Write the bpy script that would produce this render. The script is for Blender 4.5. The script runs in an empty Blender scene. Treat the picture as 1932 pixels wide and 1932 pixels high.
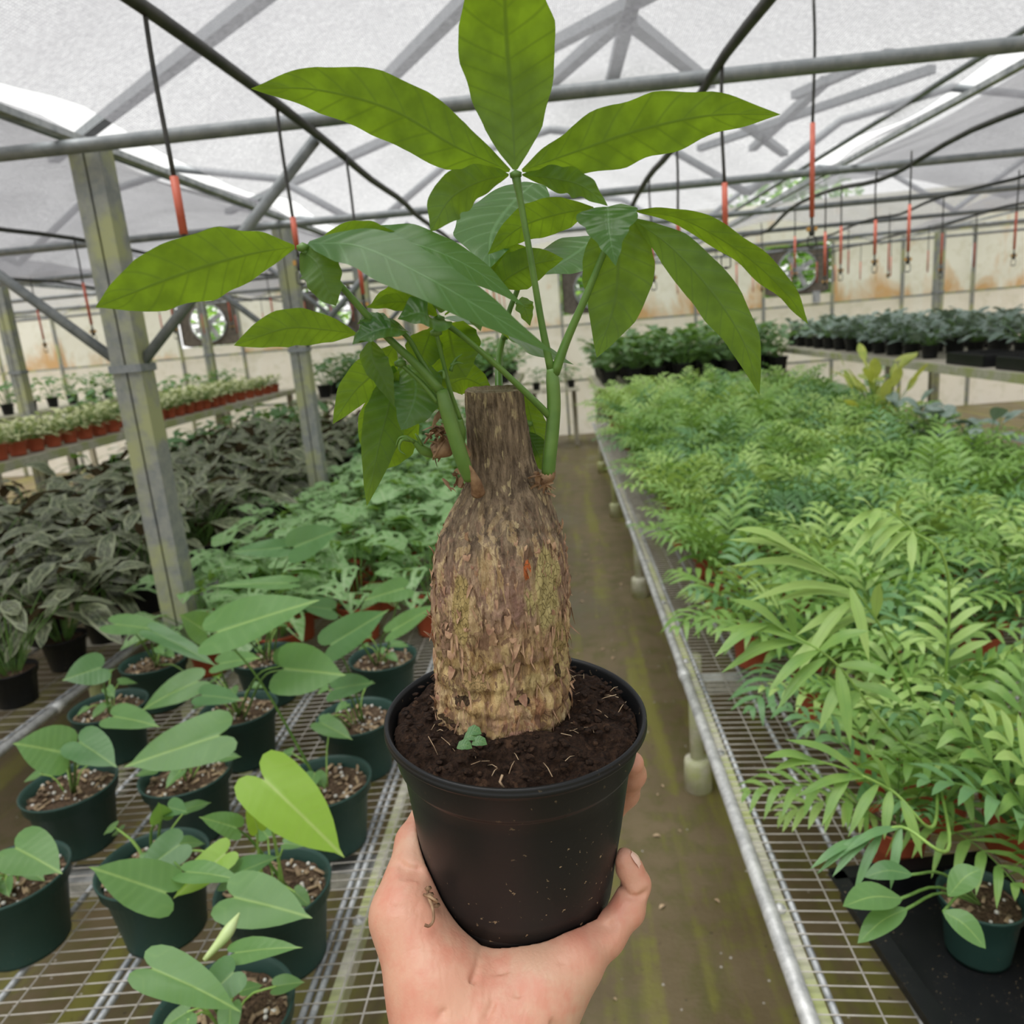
import bpy, math, random
import numpy as np
from mathutils import Vector, Matrix, noise
SC = bpy.context.scene
COL = SC.collection
# ------------------------------------------------------------ camera, world, exposure
F, H = 1450.0, 1.65
def _n(v):
    v = np.array(v, float); return v / np.linalg.norm(v)
_Y = _n((84, 358, -F)); _Z = -_n((492, -5634, -F)); _Z = _n(_Z - _Y * _Z.dot(_Y)); _X = np.cross(_Y, _Z)
M = np.array([_X, _Y, _Z])
cam = bpy.data.cameras.new('camera'); cam.sensor_width = 36; cam.sensor_fit = 'HORIZONTAL'
cam.lens = F / 1932 * 36; cam.clip_start = 0.02; cam.clip_end = 200
cam.dof.use_dof = True; cam.dof.focus_distance = 0.44; cam.dof.aperture_fstop = 12.0
CAM = bpy.data.objects.new('camera', cam); COL.objects.link(CAM)
CAM.matrix_world = Matrix.Translation((0, 0, H)) @ Matrix(M.tolist()).to_4x4()
SC.camera = CAM
W = bpy.data.worlds.new('overcast_sky'); SC.world = W; W.use_nodes = True
nt = W.node_tree; nt.nodes.clear()
o = nt.nodes.new('ShaderNodeOutputWorld'); b = nt.nodes.new('ShaderNodeBackground')
tc = nt.nodes.new('ShaderNodeTexCoord'); sp = nt.nodes.new('ShaderNodeSeparateXYZ'); mr = nt.nodes.new('ShaderNodeMapRange'); rp = nt.nodes.new('ShaderNodeValToRGB')
nt.links.new(tc.outputs['Generated'], sp.inputs[0]); nt.links.new(sp.outputs[2], mr.inputs[0])
mr.inputs[1].default_value = -0.3; mr.inputs[2].default_value = 1.0
nt.links.new(mr.outputs[0], rp.inputs[0]); nt.links.new(rp.outputs[0], b.inputs[0]); nt.links.new(b.outputs[0], o.inputs[0])
rp.color_ramp.elements[0].position = 0.15; rp.color_ramp.elements[0].color = (.4, .4, .37, 1)
rp.color_ramp.elements[1].position = 0.9; rp.color_ramp.elements[1].color = (.31, .315, .33, 1)
e = rp.color_ramp.elements.new(.25); e.color = (1.15, 1.15, 1.12, 1)
b.inputs[1].default_value = 1.0
sun = bpy.data.lights.new('soft_sun', 'SUN'); sun.energy = 5.0; sun.angle = math.radians(55); sun.color = (1, .98, .95)
SUN = bpy.data.objects.new('soft_sun', sun); COL.objects.link(SUN); SUN.rotation_euler = (math.radians(12), math.radians(-12), 0)
vs = SC.view_settings; vs.view_transform = 'Standard'; vs.look = 'None'; vs.gamma = 1; vs.use_curve_mapping = False
vs.exposure = 0.5
cy = SC.cycles; cy.use_denoising = True; cy.max_bounces = 8; cy.transparent_max_bounces = 12; cy.diffuse_bounces = 4; cy.glossy_bounces = 3
cy.transmission_bounces = 4; cy.caustics_reflective = False; cy.caustics_refractive = False; cy.sample_clamp_indirect = 6
cy.use_adaptive_sampling = True; cy.adaptive_threshold = 0.02
# ------------------------------------------------------------ pixel helpers
def ray(x, y): return Vector((M @ np.array([(x - 966) / F, -(y - 966) / F, -1.])).tolist())
C0 = Vector((0, 0, H))
def P(x, y, d): return C0 + ray(x, y) * d
def onz(x, y, z): r = ray(x, y); return C0 + r * ((z - H) / r.z)
def onY(x, y, Y): r = ray(x, y); return C0 + r * (Y / r.y)
def proj(p):
    q = M.T @ np.array(p - C0); d = -q[2]
    if d < 1e-3: return None
    return 966 + F * q[0] / d, 966 - F * q[1] / d, d
def inview(p, m=90):
    q = proj(Vector(p))
    return q is not None and -m < q[0] < 1932 + m and -m < q[1] < 1932 + 2.5 * m
def cam2w(v): return Vector((M @ np.array(v)).tolist())
VR, VU, VB = cam2w((1, 0, 0)), cam2w((0, 1, 0)), cam2w((0, 0, -1))
ZU = Vector((0, 0, 1))
# ------------------------------------------------------------ material helpers
class NT:
    def __init__(s, name):
        s.m = bpy.data.materials.new(name); s.m.use_nodes = True; s.t = s.m.node_tree; s.t.nodes.clear()
        s.out = s.t.nodes.new('ShaderNodeOutputMaterial')
    def N(s, typ, ins=None, **kw):
        n = s.t.nodes.new('ShaderNode' + typ)
        for k, v in kw.items(): setattr(n, k, v)
        for k, v in (ins or {}).items(): s.I(n, k, v)
        return n
    def I(s, n, k, v):
        sock = n.inputs[k]
        if isinstance(v, bpy.types.Node): v = v.outputs[0]
        if isinstance(v, bpy.types.NodeSocket): s.t.links.new(v, sock)
        else:
            if isinstance(v, tuple) and len(v) == 3 and sock.type == 'RGBA': v = v + (1,)
            sock.default_value = v
    def math(s, op, a, b=0.0, c=0.0, clamp=False):
        return s.N('Math', {0: a, 1: b, 2: c}, operation=op, use_clamp=clamp).outputs[0]
    def mix(s, f, a, b):
        n = s.N('Mix', data_type='RGBA'); s.I(n, 0, f); s.I(n, 6, a); s.I(n, 7, b); return n.outputs[2]
    def noise(s, vec, scale, detail=3, rough=.55, dist=0):
        return s.N('TexNoise', {'Vector': vec, 'Scale': scale, 'Detail': detail, 'Roughness': rough, 'Distortion': dist}).outputs[0]
    def map(s, v, a, b, c=0., d=1.):
        return s.N('MapRange', {0: v, 1: a, 2: b, 3: c, 4: d}, clamp=True).outputs[0]
    def coord(s, scale=None, which='Object'):
        c = s.N('TexCoord').outputs[which]
        if scale: c = s.N('Mapping', {'Vector': c, 'Scale': scale}).outputs[0]
        return c
    def bump(s, h, st=.3, dist=.001):
        return s.N('Bump', {'Height': h, 'Strength': st, 'Distance': dist}).outputs[0]
    def bsdf(s, col, rough=.5, metal=0., normal=None, **kw):
        n = s.N('BsdfPrincipled', {'Base Color': col, 'Roughness': rough, 'Metallic': metal})
        if normal is not None: s.I(n, 'Normal', normal)
        for k, v in kw.items(): s.I(n, k.replace('_', ' '), v)
        return n
    def done(s, sh): s.t.links.new(sh.outputs[0], s.out.inputs[0]); return s.m
def simple(name, a, b=None, rough=.5, metal=0., sc=20, st=.2, dist=.001, stretch=None):
    t = NT(name); c = t.coord(stretch); n = t.noise(c, sc, 4)
    return t.done(t.bsdf(t.mix(t.map(n, .35, .65), a, b or a), rough, metal, t.bump(n, st, dist)))
def leafmat(name, top, top2, under, trans, rough=.4, vein=(.3, .5, .2), nv=9., vs_=.35, tr=.45, var=None, sc=25, back=None, spec=.5):
    t = NT(name)
    uv = t.N('TexCoord').outputs['UV']; s = t.N('SeparateXYZ', {0: uv})
    au = t.math('ABSOLUTE', t.math('MULTIPLY_ADD', s.outputs[0], 2., -1.))
    mid = t.map(au, .02, .07, 1., 0.)
    w = t.math('FRACT', t.math('MULTIPLY_ADD', au, -1.1, t.math('MULTIPLY', s.outputs[1], nv)))
    sv = t.map(t.math('ABSOLUTE', t.math('ADD', w, -.5)), .02, .09, 1., 0.)
    veins = t.math('MAXIMUM', mid, t.math('MULTIPLY', sv, vs_))
    oc = t.coord(); n = t.noise(oc, sc, 3)
    f = t.map(n, .35, .65)
    c = t.mix(f, top, top2)
    if var:
        vn = t.noise(uv, 7., 3, .6, 1.2); vm = t.map(vn, .5 + var[1], .56 + var[1])
        if len(var) > 2: vm = t.math('MAXIMUM', vm, t.map(au, var[2], var[2] + .1))
        c = t.mix(vm, c, var[0])
    c = t.mix(t.math('MULTIPLY', veins, .7), c, vein)
    bf = t.N('NewGeometry').outputs['Backfacing']
    uc = t.mix(t.math('MULTIPLY', veins, .5), under, back or vein)
    c = t.mix(bf, c, uc)
    w2 = t.math('SINE', t.math('MULTIPLY', w, 6.283))
    bm = t.bump(t.math('ADD', t.math('MULTIPLY', w2, .5), t.math('MULTIPLY', mid, -1.)), .16, .001)
    p = t.bsdf(c, t.math('MULTIPLY_ADD', bf, .2, rough), 0., bm)
    tcx = t.mix(f, trans, tuple(x * .62 for x in trans))
    tcol = t.mix(t.math('MULTIPLY', veins, .75), tcx, tuple(x * .35 for x in trans))
    tl = t.N('BsdfTranslucent', {'Color': tcol})
    mx = t.N('MixShader', {0: tr, 1: p, 2: tl})
    return t.done(mx)
MAT = {}
MAT['money'] = leafmat('money_leaf', (.045, .13, .04), (.07, .18, .05), (.06, .14, .025), (.38, .6, .018), .3, (.16, .32, .12), 10., .6, .45, back=(.14, .26, .06), sc=70)
MAT['philo'] = leafmat('philodendron_leaf', (.12, .26, .08), (.15, .31, .1), (.15, .3, .06), (.3, .55, .06), .42, (.36, .55, .16), 7., .14, .38)
MAT['philo_new'] = leafmat('young_leaf', (.26, .46, .05), (.3, .52, .06), (.3, .5, .05), (.5, .75, .06), .42, (.5, .66, .2), 7., .14, .4)
MAT['philo_dark'] = leafmat('older_leaf', (.08, .2, .07), (.11, .25, .09), (.1, .2, .05), (.25, .45, .06), .4, (.26, .42, .14), 7., .14, .35)
MAT['adans'] = leafmat('swiss_leaf', (.15, .31, .1), (.24, .42, .17), (.13, .26, .06), (.32, .55, .08), .42, (.5, .64, .36), 8., .95, .35)
MAT['palm'] = leafmat('palm_leaflet', (.17, .33, .08), (.26, .43, .1), (.15, .3, .07), (.36, .6, .09), .42, (.2, .4, .1), 1., .0, .35)
MAT['palm_light'] = leafmat('young_palm_leaflet', (.32, .5, .14), (.4, .58, .17), (.27, .42, .1), (.5, .7, .14), .42, (.35, .5, .15), 1., .0, .35)
MAT['palm_dark'] = leafmat('old_palm_leaflet', (.11, .25, .1), (.16, .33, .12), (.1, .2, .06), (.22, .42, .08), .4, (.15, .3, .1), 1., .0, .3)
MAT['cala'] = leafmat('calathea_leaf', (.05, .075, .035), (.1, .11, .06), (.085, .032, .035), (.1, .09, .03), .4, (.26, .33, .16), 8., .8, .2, ((.3, .34, .2), .04, .68))
MAT['vari'] = leafmat('variegated_leaf', (.16, .28, .09), (.3, .42, .16), (.25, .36, .14), (.5, .6, .2), .45, (.6, .65, .35), 5., .1, .35, ((.85, .86, .5), -.1))
MAT['dieff'] = leafmat('dieffenbachia_leaf', (.05, .14, .05), (.08, .2, .07), (.08, .16, .05), (.2, .38, .06), .35, (.4, .5, .25), 8., .2, .35, ((.5, .58, .3), .06))
MAT['silver'] = leafmat('silver_leaf', (.16, .24, .19), (.32, .4, .36), (.18, .24, .2), (.25, .35, .2), .45, (.1, .2, .12), 7., .5, .25)
MAT['croton'] = leafmat('yellow_leaf', (.55, .6, .15), (.4, .52, .12), (.5, .55, .15), (.7, .75, .1), .4, (.75, .75, .3), 6., .3, .4)
MAT['tree'] = leafmat('tree_leaf', (.1, .25, .04), (.2, .4, .08), (.12, .3, .05), (.4, .7, .1), .5, (.2, .4, .1), 5., .1, .5)
MAT['stem'] = simple('green_stem', (.085, .19, .035), (.13, .25, .05), .42, 0, 60, .15)
MAT['stem2'] = simple('pale_stem', (.28, .46, .1), (.22, .38, .08), .45, 0, 60)
MAT['newleaf'] = simple('rolled_leaf', (.5, .62, .3), (.45, .58, .22), .45)
def potmat(name, col, col2, rough, speck=.0, sc=(.4, .3, .18)):
    t = NT(name); c = t.coord(); n = t.noise(c, 260., 2, .6); n2 = t.noise(c, 9., 3)
    m = t.math('MULTIPLY', t.map(n, .68, .73), t.map(n2, .45, .6))
    cc = t.mix(t.map(n2, .3, .7), col, col2)
    cc = t.mix(t.math('MULTIPLY', m, speck), cc, sc)
    return t.done(t.bsdf(cc, t.map(n2, .3, .7, rough - .05, rough + .08), 0, t.bump(t.noise(c, 400., 2), .08, .0005), Specular_IOR_Level=.28))
MAT['black_pot'] = potmat('black_plastic', (.007, .008, .009), (.011, .012, .013), .42, .9)
MAT['green_pot'] = potmat('green_plastic', (.018, .05, .04), (.025, .062, .05), .45, .25)
MAT['red_pot'] = potmat('terracotta_plastic', (.36, .075, .035), (.42, .1, .045), .55, .2)
def soilmat(name, a, b, c3, sc=300.):
    t = NT(name); c = t.coord(); n = t.noise(c, sc, 5, .65); n2 = t.noise(c, sc * .3, 4); v = t.N('TexVoronoi', {'Vector': c, 'Scale': sc * .55})
    col = t.mix(t.map(n, .35, .65), a, b); col = t.mix(t.map(n2, .6, .68), col, c3)
    return t.done(t.bsdf(col, .85, 0, t.bump(t.math('ADD', n, v.outputs[0]), .9, .002), Specular_IOR_Level=.2))
MAT['soil'] = soilmat('dark_peat_soil', (.01, .005, .003), (.04, .021, .012), (.07, .038, .022), 420.)
MAT['soil_mix'] = soilmat('bark_mix_soil', (.03, .019, .012), (.13, .085, .052), (.36, .28, .19), 190.)
MAT['chip'] = simple('wood_chip', (.46, .34, .2), (.15, .095, .06), .8, 0, 26, .4)
MAT['perlite'] = simple('perlite', (.75, .73, .68), (.6, .58, .53), .8)
MAT['straw'] = simple('dry_fibre', (.5, .38, .24), (.3, .2, .12), .8, 0, 80)
def galv(name, a, b, metal=.35, rough=.5, moss=None):
    t = NT(name); c = t.coord(); n = t.noise(c, 22., 5, .7); n2 = t.noise(c, 160., 2)
    col = t.mix(t.map(n, .38, .62), a, b)
    if moss: col = t.mix(t.map(t.noise(c, 6., 4), .45, .6), col, moss)
    return t.done(t.bsdf(col, rough, metal, t.bump(n2, .3, .0006)))
MAT['galv'] = galv('galvanised_steel', (.42, .43, .43), (.7, .71, .7), .35, .5)
MAT['galv_dk'] = galv('weathered_steel', (.25, .27, .29), (.5, .52, .53), .4, .5)
MAT['wire'] = galv('galvanised_wire', (.42, .4, .36), (.58, .55, .5), .2, .6)
MAT['mossy'] = galv('mossy_board', (.6, .58, .48), (.45, .46, .32), 0, .7, (.42, .46, .2))
MAT['pipe'] = galv('grey_pipe', (.17, .19, .2), (.25, .27, .28), .15, .5)
MAT['post'] = galv('mossy_post', (.3, .31, .28), (.2, .22, .22), .05, .65, (.36, .38, .2))
MAT['black'] = simple('black_rubber', (.02, .021, .02), (.05, .05, .045), .55)
MAT['sleeve'] = simple('red_sleeve', (.62, .15, .09), (.5, .1, .06), .5)
MAT['amber'] = simple('amber_plastic', (.55, .3, .06), (.45, .24, .05), .5)
MAT['white'] = simple('white_strip', (.75, .75, .75), (.62, .63, .62), .5)
MAT['plank'] = simple('weathered_plank', (.42, .39, .33), (.52, .5, .38), .8, 0, 8)
# ------------------------------------------------------------ surfaces of the place
def floor_mat():
    t = NT('wet_mossy_concrete'); c = t.coord(); n = t.noise(c, 1.3, 6, .6); n2 = t.noise(c, 9., 5, .65); n3 = t.noise(c, 60., 3)
    st = t.noise(t.coord((7., .45, 1.)), 1.1, 4, .55)
    col = t.mix(t.map(n, .35, .68), (.1, .075, .035), (.17, .13, .07))
    col = t.mix(t.math('MULTIPLY', t.map(n2, .45, .62), .7), col, (.085, .082, .02))
    col = t.mix(t.math('MULTIPLY', t.map(t.math('MULTIPLY_ADD', n2, .35, st), .68, .8), .75), col, (.17, .165, .03))
    v = t.N('TexVoronoi', {'Vector': c, 'Scale': 16.}).outputs[0]; col = t.mix(t.map(v, .05, .065, 1., 0.), col, (.42, .4, .36))
    col = t.mix(t.map(n3, .68, .74), col, (.03, .02, .015))
    r = t.map(n, .35, .65, .3, .75)
    return t.done(t.bsdf(col, r, 0, t.bump(t.math('ADD', n2, n3), .35, .004)))
MAT['floor'] = floor_mat()
def cloth_mat():
    t = NT('shade_cloth'); c = t.coord(); n = t.noise(c, 1.6, 5, .6); n2 = t.noise(c, 60., 4, .7)
    wx = t.N('TexWave', {'Vector': t.coord(), 'Scale': 42., 'Distortion': .6}, wave_type='BANDS', bands_direction='X').outputs[1]
    wy = t.N('TexWave', {'Vector': t.coord(), 'Scale': 30., 'Distortion': .6}, wave_type='BANDS', bands_direction='Y').outputs[1]
    k = t.math('MULTIPLY', wx, wy)
    tr = t.math('ADD', t.math('MULTIPLY', k, .5), t.map(n2, .3, .7, .12, .5)); tr = t.math('MULTIPLY', tr, t.map(n, .3, .7, .8, 1.1))
    d = t.N('BsdfDiffuse', {'Color': (.26, .26, .28, 1)}); l = t.N('BsdfTranslucent', {'Color': (.27, .27, .29, 1)})
    m = t.N('MixShader', {0: .55, 1: d, 2: l}); tp = t.N('BsdfTransparent')
    return t.done(t.N('MixShader', {0: tr, 1: m, 2: tp}))
MAT['cloth'] = cloth_mat()
def wall_mat(name, top, stain):
    t = NT(name); c = t.coord(); z = t.N('SeparateXYZ', {0: c}).outputs[2]
    n = t.noise(t.coord((1., 1., .5)), 2.2, 5, .62, .6); n2 = t.noise(c, 9., 4, .6)
    low = t.map(z, 1.55, 2.1, 1., 0.)
    f = t.math('MULTIPLY', t.map(t.math('MULTIPLY_ADD', low, .28, n), .6, .78), stain)
    col = t.mix(f, top, (.72, .46, .24)); col = t.mix(t.math('MULTIPLY', t.map(n2, .5, .65), .35), col, (.7, .66, .52))
    d = t.N('BsdfDiffuse', {'Color': col}); l = t.N('BsdfTranslucent', {'Color': col})
    return t.done(t.N('MixShader', {0: .72, 1: d, 2: l}))
MAT['panel'] = wall_mat('polythene_panel', (.92, .9, .82), 1.)
MAT['panel_low'] = wall_mat('lower_panel', (1., .96, .91), .12)
MAT['net'] = simple('dark_insect_net', (.1, .085, .07), (.16, .14, .11), .8)
# ------------------------------------------------------------ mesh builder
ORG = {}
class MB:
    def __init__(s): s.v = []; s.f = []; s.uv = []; s.mi = []; s.cm = 0
    def add(s, vs_, fs, uvs=None):
        k = len(s.v); s.v += [tuple(v) for v in vs_]
        s.uv += (uvs if uvs else [(0., 0.)] * len(vs_))
        for f in fs: s.f.append(tuple(k + i for i in f)); s.mi.append(s.cm)
    def tube(s, pts, rad, n=8, caps=True):
        pts = [Vector(p) for p in pts]; m = len(pts); vs_ = []; uvs = []
        rad = rad if isinstance(rad, (list, tuple)) else [rad] * m
        ref = None
        for i, p in enumerate(pts):
            t = (pts[min(i + 1, m - 1)] - pts[max(i - 1, 0)]).normalized()
            if ref is None:
                ref = Vector((0, 0, 1)) if abs(t.z) < .9 else Vector((1, 0, 0))
            a = (ref - t * ref.dot(t)).normalized(); ref = a; b_ = t.cross(a)
            for j in range(n):
                an = 2 * math.pi * j / n
                vs_.append(p + (a * math.cos(an) + b_ * math.sin(an)) * rad[i]); uvs.append((j / n, i / max(1, m - 1)))
        fs = [(i * n + j, i * n + (j + 1) % n, (i + 1) * n + (j + 1) % n, (i + 1) * n + j) for i in range(m - 1) for j in range(n)]
        if caps: fs += [tuple(range(n))[::-1], tuple((m - 1) * n + j for j in range(n))]
        s.add(vs_, fs, uvs)
    def box(s, c, sz, R=None):
        c = Vector(c); vs_ = []
        for dx in (-.5, .5):
            for dy in (-.5, .5):
                for dz in (-.5, .5):
                    q = Vector((dx * sz[0], dy * sz[1], dz * sz[2])); vs_.append(c + (R @ q if R else q))
        s.add(vs_, [(0, 1, 3, 2), (4, 6, 7, 5), (0, 4, 5, 1), (2, 3, 7, 6), (0, 2, 6, 4), (1, 5, 7, 3)])
    def beam(s, a, b_, w, h):
        a, b_ = Vector(a), Vector(b_); t = (b_ - a); L = t.length; t.normalize()
        x = t.cross(ZU).normalized() if abs(t.z) < .95 else Vector((1, 0, 0)); y = x.cross(t)
        R = Matrix((x, t, y)).transposed(); s.box((a + b_) / 2, (w, L, h), R)
    def lathe(s, prof, org=(0, 0, 0), n=32, ax=None, a=None, b_=None, arc=None):
        org = Vector(org); ax = ax or ZU; a = a or Vector((1, 0, 0)); b_ = b_ or Vector((0, 1, 0)); vs_ = []; uvs = []
        full = arc is None; a0, a1 = arc or (0, 2 * math.pi); nn = n if full else n + 1
        for k, (r, z) in enumerate(prof):
            for j in range(nn):
                an = a0 + (a1 - a0) * j / n; vs_.append(org + ax * z + (a * math.cos(an) + b_ * math.sin(an)) * r); uvs.append((j / n, k / len(prof)))
        fs = []
        for i in range(len(prof) - 1):
            for j in range(n):
                j2 = (j + 1) % nn; fs.append((i * nn + j, i * nn + j2, (i + 1) * nn + j2, (i + 1) * nn + j))
        s.add(vs_, fs, uvs)
    def blade(s, path, nrm, hw, prof, fold=.15, m=3, nseg=10, wave=0., wf=3., seed=0, skew=0., holes=None, bow=0.):
        """leaf blade: path list of points, nrm upper-side direction, hw half width in m, prof width table"""
        pts = catmull(path, nseg); k0 = len(s.v); vs_ = []; uvs = []; n = len(pts)
        L = sum((pts[i + 1] - pts[i]).length for i in range(n - 1)); rr = random.Random(seed); ph = rr.random() * 6.28
        for i, p in enumerate(pts):
            t = i / (n - 1); tg = (pts[min(i + 1, n - 1)] - pts[max(i - 1, 0)]).normalized()
            side = tg.cross(nrm).normalized(); up = side.cross(tg).normalized()
            if up.dot(nrm) < 0: up = -up
            w = tab(prof, t) * hw
            for j in range(-m, m + 1):
                u = j / m
                wob = wave * w * math.sin(t * wf * 6.283 + ph + (1.7 if u > 0 else 0)) * abs(u) ** 1.5
                wv = 1 + .8 * wave * math.sin(t * wf * 6.283 * 1.3 + ph * 2 + (2 if u > 0 else 0)) * abs(u)
                vs_.append(p + side * (u * w * wv + skew * w * (1 - abs(u))) + up * (fold * abs(u) * w - bow * u * u * w + wob)); uvs.append((u * .5 + .5, t))
        W_ = 2 * m + 1; fs = []
        for i in range(n - 1):
            for j in range(W_ - 1):
                if holes and (i, j) in holes: continue
                a = i * W_ + j; fs.append((a, a + 1, a + W_ + 1, a + W_))
        # orient so the face normal follows nrm
        mid = (n // 2) * W_; q = (Vector(vs_[mid + 1]) - Vector(vs_[mid])).cross(Vector(vs_[mid + W_]) - Vector(vs_[mid]))
        if q.dot(nrm) < 0: fs = [f[::-1] for f in fs]
        s.add(vs_, fs, uvs)
    def heart(s, att, tip, nrm, width, droop=.1, fold=.2, seed=0, wave=.03, curl=0.):
        att, tip = Vector(att), Vector(tip); L = (tip - att).length; t = (tip - att) / L
        side = t.cross(nrm).normalized(); up = side.cross(t).normalized()
        if up.dot(nrm) < 0: up = -up
        half = [(0, 0), (-.09, .05), (-.16, .13), (-.19, .25), (-.16, .38), (-.06, .47), (.08, .5), (.25, .49), (.42, .45), (.58, .375), (.73, .27), (.85, .15), (.94, .05), (1.04, 0)]
        out = half + [(a, -b_) for a, b_ in half[-2:0:-1]]
        rr = random.Random(seed); ph = rr.random() * 6
        rings = 6; vs_ = []; uvs = []; no = len(out)
        def pt(u, v):
            z = -droop * L * max(0, u) ** 2 - droop * .5 * L * min(0, u) ** 2 + fold * abs(v) * width + wave * L * math.sin(u * 7 + ph + v * 4) * abs(v) * 2 - curl * L * v * v
            return att + t * (u * L) + side * (v * width) + up * z
        for k in range(1, rings + 1):
            q = k / rings
            for (a, b_) in out:
                sp_ = .1 + .5 * 0
                cx = .12 if True else 0
                # contract toward the midrib, not a point, to keep sinus open
                uu = a * q if a < .12 else .12 * q + (a - .12) * (q * .55 + .45) ; vv = b_ * q
                vs_.append(pt(uu, vv)); uvs.append((vv + .5, max(0, uu)))
        c = len(vs_); vs_.append(pt(0, 0)); uvs.append((.5, 0))
        fs = [(k * no + j, k * no + (j + 1) % no, (k + 1) * no + (j + 1) % no, (k + 1) * no + j) for k in range(rings - 1) for j in range(no)]
        fs += [(c, (j + 1) % no, j) for j in range(no)]
        a_, b2, c2 = Vector(vs_[c]), Vector(vs_[6]), Vector(vs_[5])
        if (b2 - a_).cross(c2 - a_).dot(nrm) * 1 > 0: pass
        else: fs = [f[::-1] for f in fs]
        s.add(vs_, fs, uvs)
    def mesh(s, name, org=Vector((0, 0, 0)), smooth=True):
        me = bpy.data.meshes.new(name)
        me.from_pydata([(v[0] - org.x, v[1] - org.y, v[2] - org.z) for v in s.v], [], s.f); me.update()
        ul = me.uv_layers.new(name='UVMap'); li = np.zeros(len(me.loops), dtype=np.int32); me.loops.foreach_get('vertex_index', li)
        ul.data.foreach_set('uv', np.array(s.uv, dtype=np.float32)[li].ravel())
        me.polygons.foreach_set('material_index', s.mi)
        me.polygons.foreach_set('use_smooth', [smooth] * len(me.polygons))
        return me
    def build(s, name, mats, parent=None, smooth=True, org=None):
        if parent is not None: org = ORG[parent.name]
        org = Vector(org) if org is not None else Vector((0, 0, 0))
        me = s.mesh(name, org, smooth); ob = bpy.data.objects.new(name, me)
        for m in (mats if isinstance(mats, (list, tuple)) else [mats]): me.materials.append(MAT[m])
        COL.objects.link(ob)
        if parent is not None: ob.parent = parent
        else: ob.location = org
        ORG[ob.name] = org
        return ob
def catmull(p, n):
    p = [Vector(q) for q in p]
    if len(p) == 2: return [p[0].lerp(p[1], i / n) for i in range(n + 1)]
    q = [p[0] * 2 - p[1]] + p + [p[-1] * 2 - p[-2]]; out = []; k = len(p) - 1
    for i in range(n + 1):
        x = i / n * k; j = min(int(x), k - 1); t = x - j; a, b_, c, d = q[j:j + 4]
        out.append(.5 * ((2 * b_) + (c - a) * t + (2 * a - 5 * b_ + 4 * c - d) * t * t + (3 * b_ - a - 3 * c + d) * t ** 3))
    return out
def tab(T, t):
    for i in range(len(T) - 1):
        if t <= T[i + 1][0]:
            a, b_ = T[i], T[i + 1]; x = (t - a[0]) / (b_[0] - a[0] + 1e-9); return a[1] + (b_[1] - a[1]) * x
    return T[-1][1]
def tag(o_, label=None, cat=None, group=None, kind=None):
    if label: o_['label'] = label
    if cat: o_['category'] = cat
    if group: o_['group'] = group
    if kind: o_['kind'] = kind
    return o_
def empty(name, loc, label=None, cat=None, group=None):
    e_ = bpy.data.objects.new(name, None); e_.empty_display_size = .05; e_.location = loc; COL.objects.link(e_)
    ORG[e_.name] = Vector(loc); return tag(e_, label, cat, group)
def dup(root, loc, rz=0., sc=1., label=None, group=None):
    r = root.copy(); COL.objects.link(r); r.location = loc; r.rotation_euler = (0, 0, rz); r.scale = (sc, sc, sc)
    if label: r['label'] = label
    if group: r['group'] = group
    for ch in list(root.children):
        c = ch.copy(); COL.objects.link(c); c.parent = r
        for g in ch.children:
            d = g.copy(); COL.objects.link(d); d.parent = c
    return r
def struct(name, mb, m, smooth=False): return tag(mb.build(name, m, smooth=smooth), kind='structure')

# ------------------------------------------------------------ the greenhouse shell
YW, XL, XR, YB = 11.5, -9.0, 8.0, -2.5
m = MB(); m.box((0, 20, -.05), (70, 70, .1)); struct('floor', m, 'floor')
# shade cloth ceiling: one arched sheet per bay, open slits over the gutters
m = MB(); R = random.Random(3)
bays = [(-7.45 + 3 * k + .07, -4.45 + 3 * k - .07) for k in range(5)]
for (x0, x1) in bays:
    nx, ny = 24, 90; vs_ = []
    for i in range(nx + 1):
        for j in range(ny + 1):
            x = x0 + (x1 - x0) * i / nx; y = YB + (YW - YB) * j / ny; s_ = 2 * i / nx - 1
            arch = .42 * (1 - abs(s_) ** 1.6)
            sag = .05 * abs(math.sin((y - .45) * math.pi / 2)) + .03 * noise.noise(Vector((x * 2.2, y * 1.3, 1)))
            vs_.append((x, y, 2.4 + arch - sag))
    m.add(vs_, [(i * (ny + 1) + j, i * (ny + 1) + j + 1, (i + 1) * (ny + 1) + j + 1, (i + 1) * (ny + 1) + j) for i in range(nx) for j in range(ny)])
for (x0, x1, q0, q1) in ((-4.3, -1.56, YB, YW), (1.9, 4.3, 3.5, 8)):   # doubled cloth in the side bays
    nx, ny = 10, 40; vs_ = []
    for i in range(nx + 1):
        for j in range(ny + 1):
            x = x0 + (x1 - x0) * i / nx; y = q0 + (q1 - q0) * j / ny; s_ = 2 * (x - (-4.38 if x0 < 0 else 1.62)) / 2.86 - 1
            vs_.append((x, y, 2.39 + .4 * (1 - min(1, abs(s_)) ** 1.6) - .06 - .04 * noise.noise(Vector((x * 2, y, 5)))))
    m.add(vs_, [(i * (ny + 1) + j, i * (ny + 1) + j + 1, (i + 1) * (ny + 1) + j + 1, (i + 1) * (ny + 1) + j) for i in range(nx) for j in range(ny)])
struct('ceiling', m, 'cloth', True)
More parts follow.
